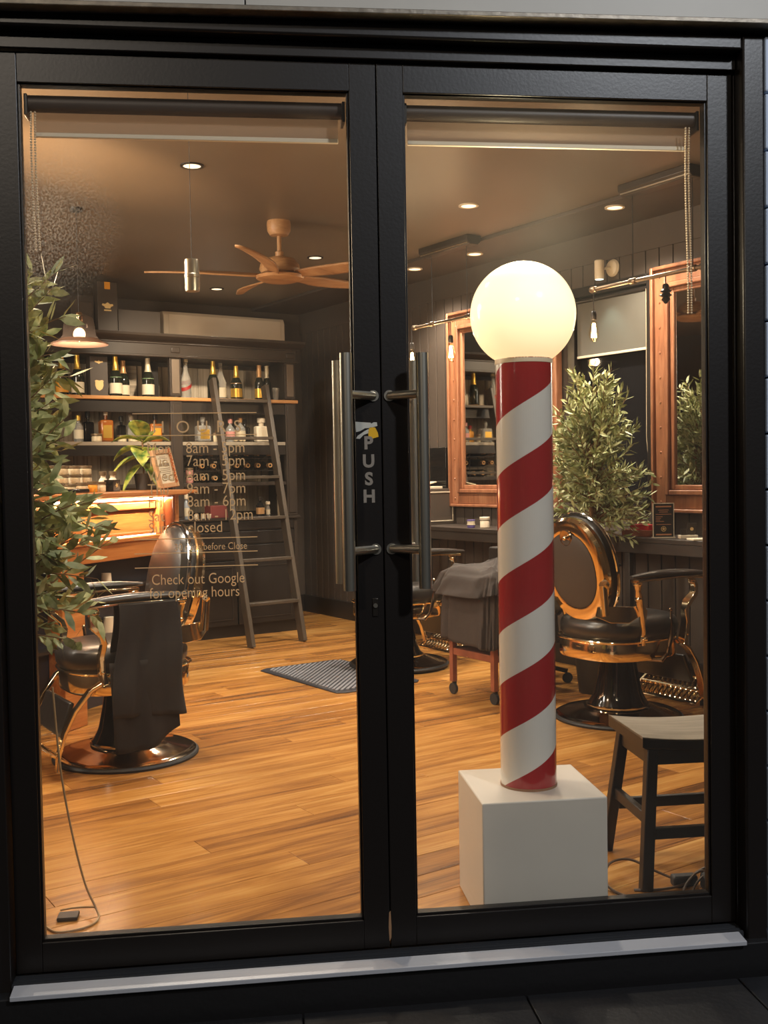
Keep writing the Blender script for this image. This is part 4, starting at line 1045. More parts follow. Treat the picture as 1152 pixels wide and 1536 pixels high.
# ================================================================== MIRRORS
def mirror(lbl, y0, y1, z0_, z1_):
    c = (y0 + y1) / 2
    t = thing('timber_mirror', lbl, 'mirror', (XR - .003, c, z0_), 0, None)
    F_ = .165
    def P(mbx, n, mt, **k): return mbx.build(n, mt, t, world=True, **k)
    X0 = XR - .003
    def ring(x0, x1, e0, e1, n):
        P(MB().box(x0, x1, y0 + e0, y0 + e1, z0_ + e0, z1_ - e0).box(x0, x1, y1 - e1, y1 - e0, z0_ + e0, z1_ - e0)
          .box(x0, x1, y0 + e1, y1 - e1, z0_ + e0, z0_ + e1).box(x0, x1, y0 + e1, y1 - e1, z1_ - e1, z1_ - e0), n, FRW, bevel=.006)
    ring(X0 - .055, X0, 0, .022, 'outer_moulding'); ring(X0 - .035, X0, .022, .105, 'frame_board'); ring(X0 - .052, X0, .105, .135, 'inner_moulding'); ring(X0 - .030, X0, .135, F_, 'slip_moulding')
    P(MB().box(X0 - .016, X0 - .004, y0 + F_, y1 - F_, z0_ + F_, z1_ - F_), 'mirror_glass', MIRROR)
    st = MB().lathe([(.001, -.004), (.006, -.003), (.008, 0), (.008, .002)], 10, (0, 0, 0), (1, 0, 0), cap=False)
    first = None
    n = int((z1_ - z0_ - .12) / .135)
    for yy_ in (y0 + .063, y1 - .063):
        for k in range(n + 1):
            loc = (X0 - .036 - t.location.x, yy_ - c, .063 + k * (z1_ - z0_ - .126) / n)
            if first is None: first = st.build('stud', FRW, t); first.location = loc
            else: inst(first, t, loc)
    return t
mirror('tall timber framed mirror behind the striped pole, reflecting the bottle shelves', 2.905, 4.125, 1.04, 2.505)
mirror('tall timber framed mirror at the right edge, reflecting leaves', .86, 2.083, 1.04, 2.505)

# ================================================================== WALL COUNTER on the right
wc = thing('wall_counter', 'long dark narrow counter along the right-hand wall', 'counter', (3.18, 2.7, 0))
def WP(mbx, n, mt, **k): return mbx.build(n, mt, wc, world=True, **k)
WP(MB().box(3.0, XR - .004, .75, 4.26, .880, .908), 'counter_top', CABM, bevel=.003)
WP(MB().box(3.005, 3.03, .76, 4.25, .818, .880), 'front_rail', CABM, bevel=.003)
for yy in (.80, 1.98, 3.05, 3.98, 4.22):
    WP(MB().box(3.012, 3.050, yy, yy + .04, 0, .818), 'leg', CABM, bevel=.003)
WP(MB().box(3.02, XR - .02, 4.255, 4.60, .78, .80), 'side_shelf', CABD)

# small dark cupboard at the far end, a tray of papers, and a black screen behind
cu = thing('wall_cupboard', 'small dark cupboard with pale beaded door at the far counter end', 'cupboard', (3.19, 4.33, .9082))
MB().box(-.155, .17, -.22, .20, 0, .27).build('carcass', WALLD, cu, bevel=.003)
dd = MB().box(-.172, -.156, -.19, .18, .012, .258).build('door', CABD, cu, bevel=.002)
fr_ = MB().box(-.178, -.170, -.17, .16, .022, .030).box(-.178, -.170, -.17, .16, .24, .248).box(-.178, -.170, -.17, -.162, .03, .24).box(-.178, -.170, .152, .16, .03, .24)
fr_.build('door_bead', CREAM, dd, bevel=.001)
fr_ = MB().box(-.13, .15, -.226, -.22, .022, .030).box(-.13, .15, -.226, -.22, .24, .248).box(-.13, -.122, -.226, -.22, .03, .24).box(.142, .15, -.226, -.22, .03, .24)
fr_.build('side_bead', CREAM, cu, bevel=.001)
sc_ = thing('black_screen', 'black glossy screen standing on the small dark cupboard', 'screen', (3.31, 4.34, 1.1784))
MB().box(-.010, .010, -.20, .20, .004, .315).build('panel', ENAMEL, sc_, bevel=.003)
MB().box(-.03, .03, -.08, .08, 0, .006).build('foot', ENAMEL, sc_)
pt = thing('paper_tray', 'shallow pale tray of papers on the small dark cupboard', 'tray', (3.17, 4.29, 1.1784))
MB().box(-.10, .09, -.16, .14, 0, .018).build('tray_body', CREAM, pt, bevel=.003)
MB().extr([(-.08, .02), (.06, .05), (.055, .056), (-.085, .027)], (0, -.13, 0), (1, 0, 0), (0, 0, 1), (0, 1, 0), .20).build('paper', LABELW, pt, smooth=False)
# jars and stationery on the wall counter
ZW = .9082
jar('white tub with cream lid on the wall counter left of the striped pole', 3.095, 3.42, ZW, .036, .078, body=CREAM, lid=CREAM, group='tubs on the wall counter')
jar('lower violet pot stacked beside the white tub', 3.06, 3.53, ZW, .030, .028, body=PURPLE, lid=CREAM, group='tubs on the wall counter')
jar('upper violet pot stacked beside the white tub', 3.06, 3.53, ZW + .0283, .030, .028, body=CREAM, lid=PURPLE, group='tubs on the wall counter')
jar('tub half hidden behind the striped pole on the wall counter', 3.10, 3.215, ZW, .034, .085, body=LABELP, lid=JARL, group='tubs on the wall counter')
wt = thing('wooden_tray', 'low brown wooden tray under the red pack on the wall counter', 'tray', (3.15, 1.995, ZW))
MB().box(-.06, .06, -.10, .12, 0, .006).box(-.06, -.052, -.10, .12, .006, .038).box(.052, .06, -.10, .12, .006, .038).box(-.052, .052, -.10, -.092, .006, .038).box(-.052, .052, .112, .12, .006, .038).build('tray_body', LEGW, wt, bevel=.002)
rp = thing('red_pack', 'flat red pack lying in the wooden tray', 'pack', (3.15, 1.995, ZW + .0062))
MB().box(-.045, .045, -.075, .07, 0, .062).build('pack_body', mat('bright_red_card', srgb(190, 40, 40), .5), rp, bevel=.003)
mc = thing('menu_card', 'black upright menu card with copper print on the wall counter', 'menu card', (3.10, 1.80, ZW), -.55)
MB().box(-.058, .058, -.004, .004, 0, .195).build('card', mat('black_menu_card', srgb(46, 41, 38), .5), mc, bevel=.001)
MB().box(-.061, -.057, -.006, .006, 0, .198).box(.057, .061, -.006, .006, 0, .198).box(-.061, .061, -.006, .006, .194, .198).box(-.061, .061, -.03, .03, 0, .004).build('holder_edge', CREAM, mc)
pl_ = MB()
for (x0, x1, z) in ((-.045, .045, .178), (-.03, .03, .158), (-.025, .025, .147), (-.045, .045, .134), (-.045, -.005, .120), (-.045, -.015, .111), (-.045, -.02, .102), (-.045, -.012, .093), (-.012, .002, .093), (-.042, .042, .076), (-.045, .045, .018)):
    hgt = .004 if z in (.178, .018) else .0016; pl_.box(x0, x1, -.0052, -.0042, z - hgt, z + hgt)
pl_.build('printed_lines', mat('copper_print', srgb(190, 132, 96), .5), mc)
em = MB(); em.lathe([(.012, 0), (.015, 0), (.015, .0008), (.012, .0008)], 20, (0, -.0044, .050), (0, -1, 0), cap=False)
em.extr([(math.cos(PI / 2 + a * PI / 5) * (.0045 if a % 2 else .012), .050 + math.sin(PI / 2 + a * PI / 5) * (.0045 if a % 2 else .012)) for a in range(10)], (0, -.0052, 0), (1, 0, 0), (0, 0, 1), (0, 1, 0), .001)
em.build('star_emblem', GOLDT, mc, smooth=False)
cd = thing('card_holder', 'pale card holder with dark business cards near the right mirror', 'card holder', (3.15, 1.665, ZW), -.6)
MB().box(-.05, .05, -.03, .03, 0, .018).build('holder', CREAM, cd, bevel=.002)
MB().extr([(-.028, .018), (.022, .018), (.032, .085), (-.018, .085)], (.018, .0, 0), (1, 0, 0), (0, 0, 1), (0, 1, 0), .006).build('card', GIFTB, cd, smooth=False)
MB().box(-.042, -.012, -.012, .0, .018, .052).build('card', CABM, cd)
MB().lathe([(.010, 0), (.010, .0008)], 14, (.022, -.001, .052), (0, -1, 0)).build('emblem', GOLDT, cd)
nb = thing('folded_paper', 'folded white paper lying on the wall counter at the right edge', 'paper', (3.06, 1.50, ZW), -.5)
MB().box(-.06, .06, -.05, .05, 0, .010).build('sheet', LABELW, nb, bevel=.002)
bbt = thing('blue_topped_bottle', 'small bottle with pale blue cap above the gilt chair back', 'bottle', (3.06, 2.74, ZW))
MB().lathe([(.001, 0), (.020, 0), (.021, .09), (.012, .105)], 14).build('body', mat('blue_bottle_body', srgb(70, 104, 150), .4), bbt)
MB().lathe([(.018, .10), (.019, .135), (.012, .15), (.001, .152)], 14).build('cap', mat('pale_blue_cap', srgb(140, 176, 176), .4), bbt)

# ================================================================== OLIVE TREES
def olive(lbl, loc, trunk_pts, crown, nb_, nl, ll, lw, material, rs, spread_fn, pot=None):
    rnd = random.Random(rs)
    t = thing('olive_tree', lbl, 'potted tree', loc)
    if pot:
        MB().lathe([(.001, 0), (pot * .78, 0), (pot, .26), (pot * 1.04, .28), (pot * .92, .28), (pot * .88, .24), (.001, .24)], 24).build('pot', POTM, t)
    tk = MB()
    for pts, r0, r1 in trunk_pts:
        n = len(pts); tk.tube(pts, r0, 8, rad=[r0 + (r1 - r0) * i / (n - 1) for i in range(n)])
    tk.build('trunk', BARK, t)
    br = MB(); lf = MB()
    for b in range(nb_):
        p0, p1 = spread_fn(rnd, b)
        p0, p1 = Vector(p0), Vector(p1)
        mid = (p0 + p1) / 2 + Vector((rnd.uniform(-.03, .03), rnd.uniform(-.03, .03), rnd.uniform(0, .07)))
        P = [p0 * (1 - u) ** 2 + mid * 2 * u * (1 - u) + p1 * u * u for u in [i / 7 for i in range(8)]]
        br.tube(P, .003, 4, rad=[.0045 - .0035 * i / 7 for i in range(8)])
        for k in range(nl):
            u = .18 + .82 * (k + rnd.random()) / nl
            i = min(6, int(u * 7)); f = u * 7 - i; c = P[i].lerp(P[i + 1], f); d = (P[i + 1] - P[i]).normalized()
            side = Vector((rnd.gauss(0, 1), rnd.gauss(0, 1), rnd.gauss(0, 1))).cross(d)
            if side.length < .01: continue
            side.normalize()
            ax = (d * rnd.uniform(.45, 1.1) + side * rnd.uniform(.5, 1.0) + Vector((0, 0, rnd.uniform(-.25, .2)))).normalized()
            L_ = ll * rnd.uniform(.65, 1.15); W_ = lw * rnd.uniform(.8, 1.2)
            wv = ax.cross(Vector((rnd.gauss(0, 1), rnd.gauss(0, 1), rnd.gauss(0, 1)))).normalized(); nn = ax.cross(wv)
            bend = nn * L_ * rnd.uniform(-.12, .12)
            lf.add([c, c + ax * L_ * .3 + wv * W_ * .42, c + ax * L_ * .3 - wv * W_ * .42, c + ax * L_ * .65 + wv * W_ * .40 + bend * .6, c + ax * L_ * .65 - wv * W_ * .40 + bend * .6, c + ax * L_ + bend],
                   [(0, 1, 2), (1, 3, 4, 2), (3, 5, 4)])
    br.build('branches', BARK, t); o = lf.build('foliage', material, t, ang=3.0); o['kind'] = 'stuff'
    return t
def sfR(rnd, b):
    h = rnd.uniform(.0, 1.0); z0_ = 1.03 + .56 * h
    a = rnd.uniform(0, 2 * PI); rr = (.34 * (1 - .62 * h * h)) * rnd.uniform(.6, 1.08)
    x = .02 * math.sin(h * 7) ; p0 = (x + rnd.uniform(-.03, .03), rnd.uniform(-.03, .03), z0_ - .08)
    dz = .06 + .34 * h * rnd.random() - .22 * (1 - h) * rnd.random()
    px1 = x + rr * math.cos(a)
    if z0_ + dz < 1.0: px1 = min(px1, .08)
    return p0, (px1, rr * math.sin(a), z0_ + dz)
TR = Vector((2.86, 2.11, 0))
olive('bushy olive tree between striped pole and side window', TR,
      [([(0, 0, .22), (.01, .0, .6), (-.02, .01, .95), (.0, .02, 1.1), (.03, 0, 1.25), (.02, .01, 1.55)], .022, .008), ([(-.015, .0, 1.0), (-.05, -.02, 1.15), (-.05, 0, 1.4), (-.03, 0, 1.65)], .012, .005), ([(.0, 0, 1.05), (.06, .02, 1.2), (.09, 0, 1.45)], .010, .004)],
      None, 190, 26, .064, .015, OLIVE, 5, sfR, pot=.125)
def sfL(rnd, b):
    h = rnd.uniform(0, 1.0); z0_ = .88 + .86 * h
    a = rnd.uniform(-1.3, 1.3) + (0 if rnd.random() < .8 else PI)
    rr = rnd.uniform(.22, .43) * (1 - .22 * h) * (1 - .22 * math.exp(-((z0_ - 1.3) / .2) ** 2))
    dr = Vector((cph, -sph, 0)); dn = Vector((sph, cph, 0))
    p = dr * rr * math.cos(a) + dn * rr * .7 * math.sin(a)
    return (rnd.uniform(-.03, .03), rnd.uniform(-.03, .03), z0_ - .06), (p.x, p.y, z0_ + rnd.uniform(-.13, .22))
TL = DP(-1.17, .42)
olive('leafy olive branches crowding the left edge just inside the door', TL,
      [([(0, 0, .22), (.0, .02, .7), (.02, .0, 1.1), (-.01, .01, 1.5), (.0, 0, 1.75)], .016, .005)],
      None, 150, 18, .078, .025, OLIVE2, 11, sfL, pot=.13)

# ================================================================== BARBER CHAIRS
def superell(rx, ry, n, p=2.6, c=(0, 0)):
    out = []
    for k in range(n):
        a = 2 * PI * k / n; ca, sa = math.cos(a), math.sin(a)
        out.append((c[0] + rx * math.copysign(abs(ca) ** (2 / p), ca), c[1] + ry * math.copysign(abs(sa) ** (2 / p), sa)))
    return out
def loft(mb, rings, cap=True):
    n = len(rings[0]); base = []
    for r in rings: base += [tuple(p) for p in r]
    fs = []
    for i in range(len(rings) - 1):
        for k in range(n):
            k2 = (k + 1) % n; fs.append((i * n + k, i * n + k2, (i + 1) * n + k2, (i + 1) * n + k))
    if cap: fs += [tuple(range(n - 1, -1, -1)), tuple(range((len(rings) - 1) * n, len(rings) * n))]
    return mb.add(base, fs)
def barber_chair(lbl, loc, rz, grp):
    t = thing('barber_chair', lbl, 'barber chair', loc, rz, grp)
    P = lambda mbx, n, mt, **k: mbx.build(n, mt, t, **k)
    P(MB().lathe([(.001, .0), (.335, .0), (.338, .010), (.332, .018), (.322, .020)], 56).build('base_rim', RUBBER, t) and MB().lathe([(.001, .012), (.322, .012), (.325, .022), (.310, .030), (.285, .030), (.20, .052), (.172, .060), (.001, .060)], 56), 'base_plate', BRONZE)
    P(MB().lathe([(.001, .05), (.155, .05), (.162, .066), (.152, .085), (.142, .100), (.124, .14), (.104, .24), (.090, .34), (.090, .36), (.001, .36)], 40), 'pedestal', ENAMEL)
    P(MB().lathe([(.158, .062), (.166, .066), (.166, .074), (.158, .078)], 40, cap=False), 'pedestal_ring', POLISH)
    # gilt seat skirt
    sk = MB(); ri = []
    for z, s in ((.335, .93), (.338, .985), (.35, 1.0), (.425, 1.0), (.432, .985), (.435, .93)):
        ri.append([(x, y, z) for x, y in superell(.285 * s, .262 * s, 48, 2.8)])
    P(loft(sk, ri), 'seat_skirt', GOLD)
    rr = MB(); rr.tube([(x, y, .436) for x, y in superell(.292, .268, 48, 2.8)], .007, 8, closed=True); P(rr, 'skirt_bead', GOLD)
    cu_ = MB(); ri = []
    for z, s in ((.430, .90), (.440, .97), (.465, 1.02), (.500, 1.03), (.530, .99), (.548, .90), (.556, .72), (.558, .45), (.556, .12)):
        ri.append([(x, y, z) for x, y in superell(.285 * s, .262 * s, 48, 2.6, (.01, 0))])
    P(loft(cu_, ri), 'seat_cushion', LEATHER)
    # oval back, leaning a little; frame: centre C, across = y, up = V
    lean = .20; V = Vector((-math.sin(lean), 0, math.cos(lean))); Wd = Vector((-math.cos(lean), 0, -math.sin(lean))); C0 = Vector((-.275, 0, .80)); Yv = Vector((0, 1, 0))
    def oval(ry, rz_, w, n=52, cz=0.0, p=2.15):
        return [C0 + Yv * a + V * (b + cz) + Wd * w for a, b in superell(ry, rz_, n, p)]
    P(loft(MB(), [oval(.150, .178, .030), oval(.165, .195, .040), oval(.165, .195, .046), oval(.135, .16, .056), oval(.05, .06, .058)]), 'rear_panel', LEATHB)
    P(loft(MB(), [oval(.215, .262, -.012), oval(.225, .272, .0), oval(.226, .273, .022), oval(.214, .260, .040), oval(.180, .213, .047), oval(.168, .198, .044), oval(.160, .19, .030)], cap=False), 'gilt_back_frame', GOLD)
    P(loft(MB(), [oval(.05, .07, -.098), oval(.15, .20, -.096), oval(.20, .25, -.078), oval(.222, .268, -.045), oval(.222, .270, -.012), oval(.20, .25, .018)]), 'back_cushion', LEATHER)
    rb_ = MB(); rb_.tube([tuple(q) for q in oval(.229, .277, -.046)], .010, 8, closed=True); P(rb_, 'outer_bead', POLISH)
    # headrest socket on the rear, near the top
    hp = C0 + V * .175 + Wd * .045
    sock = MB().lathe([(.001, 0), (.040, 0), (.045, .006), (.040, .012), (.030, .010), (.001, .008)], 24, hp, Wd, cap=False); P(sock, 'headrest_socket', BRONZE)
    P(MB().sphere(hp + Wd * .014, .013, 12), 'socket_knob', GOLD)
    # ratchet studs along the frame edge
    rt = MB()
    for k in range(9):
        a = math.radians(22 + k * 5.5)
        for sg in (1, -1):
            q = C0 + Yv * (.222 * math.cos(a) * sg) + V * (.27 * math.sin(a)) + Wd * .012
            rt.cyl(q - Wd * .012, q + Wd * .018, .006, n=8)
    P(rt, 'frame_studs', GOLD)
    for sg in (1, -1):
        y_ = .272 * sg
        # bracket from the oval back down to the seat side
        P(MB().strip([(-.33, .18 * sg, .60), (-.27, .235 * sg, .585), (-.18, .262 * sg, .58), (-.11, .272 * sg, .60), (-.085, .276 * sg, .57), (-.10, .276 * sg, .50), (-.10, .274 * sg, .44)],
                     [.05, .085, .085, .060, .050, .034, .034], (0, 0, 1) if 0 else (.35, 0, 1), .014), 'back_bracket', GOLD, bevel=.003)
        P(MB().cyl((-.31, .225 * sg, .585), (-.325, .225 * sg, .735), .019, n=14).cyl((-.309, .225 * sg, .73), (-.326, .225 * sg, .745), .024, n=14), 'hinge_post', GOLD)
        P(MB().cyl((-.10, .268 * sg, .455), (-.10, .292 * sg, .455), .016, n=12).cyl((.20, .268 * sg, .455), (.20, .292 * sg, .455), .016, n=12).sphere((-.10, .29 * sg, .455), .013, 10).sphere((.20, .29 * sg, .455), .013, 10), 'boss', GOLD)
        # arm: padded bar on two turned supports
        ya = .300 * sg
        ar = []
        for i in range(17):
            u = i / 16; x = -.21 + .54 * u; w = .034 * (math.sin(PI * (.06 + .88 * u)) ** .45); zz = .770 + .010 * math.sin(PI * u) - .008 * u
            ar.append([(x, ya + w * math.cos(a), zz + .020 * (math.sin(PI * (.06 + .88 * u)) ** .5) * math.sin(a)) for a in [2 * PI * k / 14 for k in range(14)]])
        P(loft(MB(), ar), 'arm_pad', LEATHER)
        ab = MB(); ab.strip([(-.185, ya, .748), (-.06, ya, .752), (.12, ya, .754), (.29, ya, .744)], [.05, .058, .058, .045], (0, 1, 0), .010); P(ab, 'arm_plate', GOLD, bevel=.002)
        P(MB().tube([(-.165, ya, .745), (-.16, ya, .70), (-.155, ya, .66), (-.13, .288 * sg, .60), (-.115, .28 * sg, .55), (-.10, .275 * sg, .50), (-.10, .272 * sg, .42)], .013, 10, rad=[.024, .014, .020, .013, .016, .013, .013])
          .sphere((-.158, ya, .66), .021, 12, .7).sphere((-.165, ya, .735), .026, 12, .5), 'arm_support', GOLD)
        P(MB().strip([(.225, ya, .742), (.250, ya, .70), (.245, ya, .66), (.205, .292 * sg, .62), (.190, .286 * sg, .58), (.205, .28 * sg, .52), (.20, .276 * sg, .46), (.185, .274 * sg, .40)], [.030, .034, .040, .050, .034, .042, .046, .05], (0, 1, .0), .026)
          .sphere((.232, ya, .72), .024, 12, .6), 'arm_support', GOLD, bevel=.004)
        # curved strap down to the footrest
        yf = .235 * sg
        P(MB().strip([(.17, .262 * sg, .415), (.245, .252 * sg, .375), (.315, .245 * sg, .29), (.36, .24 * sg, .20), (.385, yf, .11), (.392, yf, .035)], [.045, .045, .042, .040, .038, .038], (.0, 1, 0), .016), 'footrest_strap', GOLD, bevel=.003)
    # calf pad and filigree footplate
    P(MB().extr([(-.20, 0), (.20, 0), (.185, .15), (-.185, .15)], (.345, 0, .165), (0, 1, 0), (-.35, 0, 1), (1, 0, .3), .022), 'calf_pad', LEATHER, bevel=.008)
    fg = MB(); Uf, Vf = Vector((0, 1, 0)), Vector((1, 0, .62)).normalized(); Of = Vector((.335, 0, .055)); Nf = Vector((-.62, 0, 1)).normalized()
    for a, b_, c, d in ((-.235, .235, 0, .014), (-.235, .235, .196, .21), (-.235, -.221, 0, .21), (.221, .235, 0, .21), (-.235, .235, .098, .108)):
        fg.extr([(a, c), (b_, c), (b_, d), (a, d)], Of, Uf, Vf, Nf, .008)
    for i in range(13):
        for j in range(2):
            cc = Of + Uf * (-.21 + i * .035) + Vf * (.056 + j * .096) + Nf * .004
            fg.tube([cc + Uf * (.017 * math.cos(a)) + Vf * (.040 * math.sin(a)) for a in [2 * PI * k / 8 for k in range(8)]], .0042, 4, closed=True)
            fg.tube([cc - Uf * .016 - Vf * .038, cc + Uf * .016 + Vf * .038], .0035, 4)
    P(fg, 'filigree_footplate', GOLD)
    # pump lever
    P(MB().tube([(.10, -.275, .58), (.085, -.295, .50), (.07, -.30, .44), (.045, -.30, .37), (.01, -.295, .34), (-.04, -.20, .335)], .007, 8, rad=[.007, .007, .013, .009, .014, .008]).sphere((.10, -.275, .585), .010, 8), 'pump_lever', BRONZE)
    return t
# the left one is turned to the left-hand wall, the other two to the mirrors
bcR = barber_chair('gilt barber chair in front of the olive tree, behind the black stool', (2.505, 1.585, 0), 0, 'antique barber chairs')
bcL = dup(bcR, (.124, 2.43, 0), PI, 'gilt barber chair with a black cape hung over its near arm', 'antique barber chairs')
bcB = dup(bcR, (2.42, 3.52, .0142), 0, 'farthest barber chair on the ribbed mat behind the covered trolley', 'antique barber chairs')

# black cape over the left chair's near arm
cp = thing('barber_cape', 'black barber cape folded over the near arm of the left chair', 'cape', (.124, 2.43 - .30, 0))
def cape_panel(side, zb_fn, y0_, amp, lean_, ztop_=.758):
    def fn(u, v):
        if v < .08:
            t_ = v / .08; y = side * (y0_ * math.sin(t_ * PI / 2)); z = ztop_ - .010 * (1 - math.cos(t_ * PI / 2)); x = -.135 + .275 * u
        else:
            t_ = (v - .08) / .92; z = ztop_ - .010 + (zb_fn(u) - ztop_ + .010) * t_
            y = side * (y0_ + amp * (t_ ** .7) * (math.sin(u * 8 + 1) * .5 + .5 * math.sin(u * 19 + 2 + t_)) + .022 * t_ + .006 * math.sin(t_ * 9 + u * 4))
            x = -.135 + .275 * u - lean_ * t_ * (1 - u) + .012 * t_ * u + .006 * math.sin(t_ * 7)
        return (x, y, z)
    return MB().grid(fn, 34, 26)
capm = cape_panel(-1, lambda u: .262 - .02 * u, .036, .020, .055)
o = cape_panel(1, lambda u: .46, .036, .008, .01); capm.add(o.v, o.f)
capm.build('cloth', CAPE, cp, solid=.003)
MB().grid(lambda u, v: (-.185 + .30 * u + .015 * v, -.040 - .012 * math.sin(u * 13) * v - .004 * v, .50 + (.10 + .12 * max(0, u - .55) * 1.6 - .50) * v), 26, 16).build('lower_fold', CAPE, cp, solid=.003)

# mat under the far chair
mt_ = thing('ribbed_mat', 'dark grey ribbed rubber mat on the floor near the ladder', 'mat', (1.95, 3.48, 0))
MB().prism([(-.33, -.47), (-.28, -.50), (.24, -.50), (.28, -.46), (.28, .44), (.22, .50), (-.30, .50), (-.36, .46)], 0, .009).build('rubber_sheet', MATR, mt_, bevel=.004)
rg = MB()
for k in range(-30, 30):
    c_ = k * .040 + .01
    x0_, x1_ = max(-.31, c_ - .45), min(.25, c_ + .45)
    if x1_ - x0_ > .03:
        rg.bar((x0_, x0_ - c_, .0120), (x1_, x1_ - c_, .0120), .016, .007)
o = rg.build('ribs', mat('pale_grey_rubber_rib', srgb(132, 134, 142), .35), mt_, smooth=False); o['kind'] = 'stuff'

# ================================================================== COVERED TROLLEY
tr_ = thing('covered_trolley', 'wooden trolley on castors under a brown grey cloth', 'trolley', (2.36, 2.39, 0))
def lx(p): return p
for i, (x, y) in enumerate(((-.19, .19), (-.19, -.19), (.19, -.19), (.19, .19))):
    MB().box(x - .016, x + .016, y - .016, y + .016, .075, .72).build('leg', LEGW, tr_, bevel=.002)
    ca_ = MB().cyl((x - .009, y, .033), (x + .009, y, .033), .0325, n=20).build('castor', RUBBER, tr_)
    MB().box(x - .004, x + .016, y - .010, y + .010, .045, .077).build('castor_fork', CABD, ca_, bevel=.002)
MB().box(-.19, .19, -.200, -.180, .235, .275).box(-.19, .19, .180, .200, .235, .275).box(-.200, -.180, -.18, .18, .235, .275).box(.18, .20, -.18, .18, .235, .275).build('lower_rail', LEGW, tr_, bevel=.003)
MB().box(-.19, .19, -.19, .19, .262, .272).build('lower_shelf', LEGW, tr_)
MB().box(-.20, .20, -.20, .20, .70, .725).build('top_board', LEGW, tr_, bevel=.003)
MB().box(-.02, .18, -.17, .06, .725, .865).build('tool_case', CABD, tr_, bevel=.01)
cl = thing('trolley_cloth', 'brown grey dust cloth draped over the wooden trolley', 'cloth', (2.36, 2.39, 0))
def cloth(nr, z_bot, out, amp, ph, topz, name):
    EX = .28
    def fn(u, v):
        a = u * 2 * PI; ca, sa = math.cos(a), math.sin(a)
        sx = math.copysign(abs(ca) ** EX, ca); sy = math.copysign(abs(sa) ** EX, sa)
        if v < .3:
            t_ = v / .3; r = .222 * t_; x, y = sx * r, sy * r
            bump = .17 * math.exp(-(((x - .12) / .11) ** 2 + ((y + .08) / .12) ** 2) * .6)
            z = topz + bump * (1 - .80 * t_ ** 3) + .010 * math.sin(a * 7) * t_ + .006 * math.sin(x * 60 + y * 31)
        else:
            t_ = (v - .3) / .7
            r = .222 + .020 * min(1, t_ * 5) + out * t_ + amp * (t_ ** .8) * (math.sin(a * 8 + ph) * .5 + .3 * math.sin(a * 19 + 1 + ph) + .2 * math.sin(a * 31 + t_ * 5))
            x, y = sx * r, sy * r; z = topz - .014 + (z_bot - topz) * t_ + .014 * math.sin(a * 3 + ph) * t_ + .007 * math.sin(t_ * 11 + a * 5) * (1 - t_)
        return (x, y, z)
    return MB().grid(fn, 140, 34, closed=True).build(name, CLOTHB, cl, solid=.003)
cloth(0, .335, .012, .026, 0, .745, 'under_cloth')
cloth(0, .625, .050, .030, 2, .756, 'over_cloth')

# castored work stool half hidden behind the right-hand chair
rs_ = thing('rolling_stool', 'black castored work stool half hidden behind the gilt chair pedestal', 'stool', (2.80, 2.56, 0))
MB().lathe([(.001, .42), (.15, .42), (.165, .44), (.165, .47), (.14, .49), (.001, .495)], 28).build('seat', LEATHER, rs_)
MB().cyl((0, 0, .09), (0, 0, .42), .022, n=16).build('gas_column', CABD, rs_)
for k in range(5):
    a = math.radians(20 + 72 * k); c_, s_ = math.cos(a), math.sin(a)
    MB().bar((c_ * .02, s_ * .02, .105), (c_ * .19, s_ * .19, .072), .032, .022).build('base_arm', CABD, rs_, bevel=.003)
    MB().cyl((c_ * .19 - s_ * .012, s_ * .19 + c_ * .012, .031), (c_ * .19 + s_ * .012, s_ * .19 - c_ * .012, .031), .031, n=18).build('castor', RUBBER, rs_)

# small white dish behind the draped chair
ds = thing('glossy_floor_dish', 'small pale glossy dish on the floor beyond the draped chair', 'dish', (.915, 4.62, 0))
MB().lathe([(.001, 0), (.10, 0), (.11, .02), (.075, .05), (.06, .052), (.04, .04), (.001, .04)], 28).build('dish_body', mat('pale_glazed_dish', srgb(190, 196, 206), .15), ds)

# ================================================================== STRIPED POLE ON ITS BLOCK
pdl = thing('white_plinth_block', 'square white painted block under the striped pole', 'plinth', DP(.456, .224, 0), DR)
MB().box(-.183, .183, -.174, .174, 0, .370).build('block', WHITEP, pdl, bevel=.004)
PC = DP(.452, .215, 0)
bpole = thing('barber_pole', 'tall red and white striped barber pole with a lit globe on top', 'barber pole', (PC.x, PC.y, 0), DR)
PR, PZ0, PZ1, PITCH = .083, .372, 1.634, .308
NT, NSEG = 72, 128
# red at the foot; each stripe is a separate helical band
def band(phase, material, name):
    vs = []; m_ = MB()
    for half in (0,):
        for s_i in range(NT):
            a0, a1 = 2 * PI * s_i / NT, 2 * PI * (s_i + 1) / NT
            k = -2
            while True:
                # band lower edge rises with angle (to the right on the near side)
                def zed(a, e): return PZ0 + (k + phase + e) * PITCH + PITCH * a / (2 * PI)
                lo0, lo1, hi0, hi1 = zed(a0, 0), zed(a1, 0), zed(a0, .5), zed(a1, .5)
                if lo0 > PZ1: break
                c = lambda z: max(PZ0, min(PZ1, z))
                lo0, lo1, hi0, hi1 = map(c, (lo0, lo1, hi0, hi1))
                if hi0 - lo0 > 1e-6 or hi1 - lo1 > 1e-6:
                    p = lambda a, z: (PR * math.cos(a), PR * math.sin(a), z)
                    if hi0 - lo0 < 1e-6: m_.add([p(a0, lo0), p(a1, lo1), p(a1, hi1)], [(0, 1, 2)])
                    elif hi1 - lo1 < 1e-6: m_.add([p(a0, lo0), p(a1, lo1), p(a0, hi0)], [(0, 1, 2)])
                    else: m_.add([p(a0, lo0), p(a1, lo1), p(a1, hi1), p(a0, hi0)], [(0, 1, 2, 3)])
                k += 1
    return m_.build(name, material, bpole, ang=.8)
PHS = -.035
band(PHS, RED, 'red_stripe'); band(PHS + .5, WHITES, 'white_stripe')
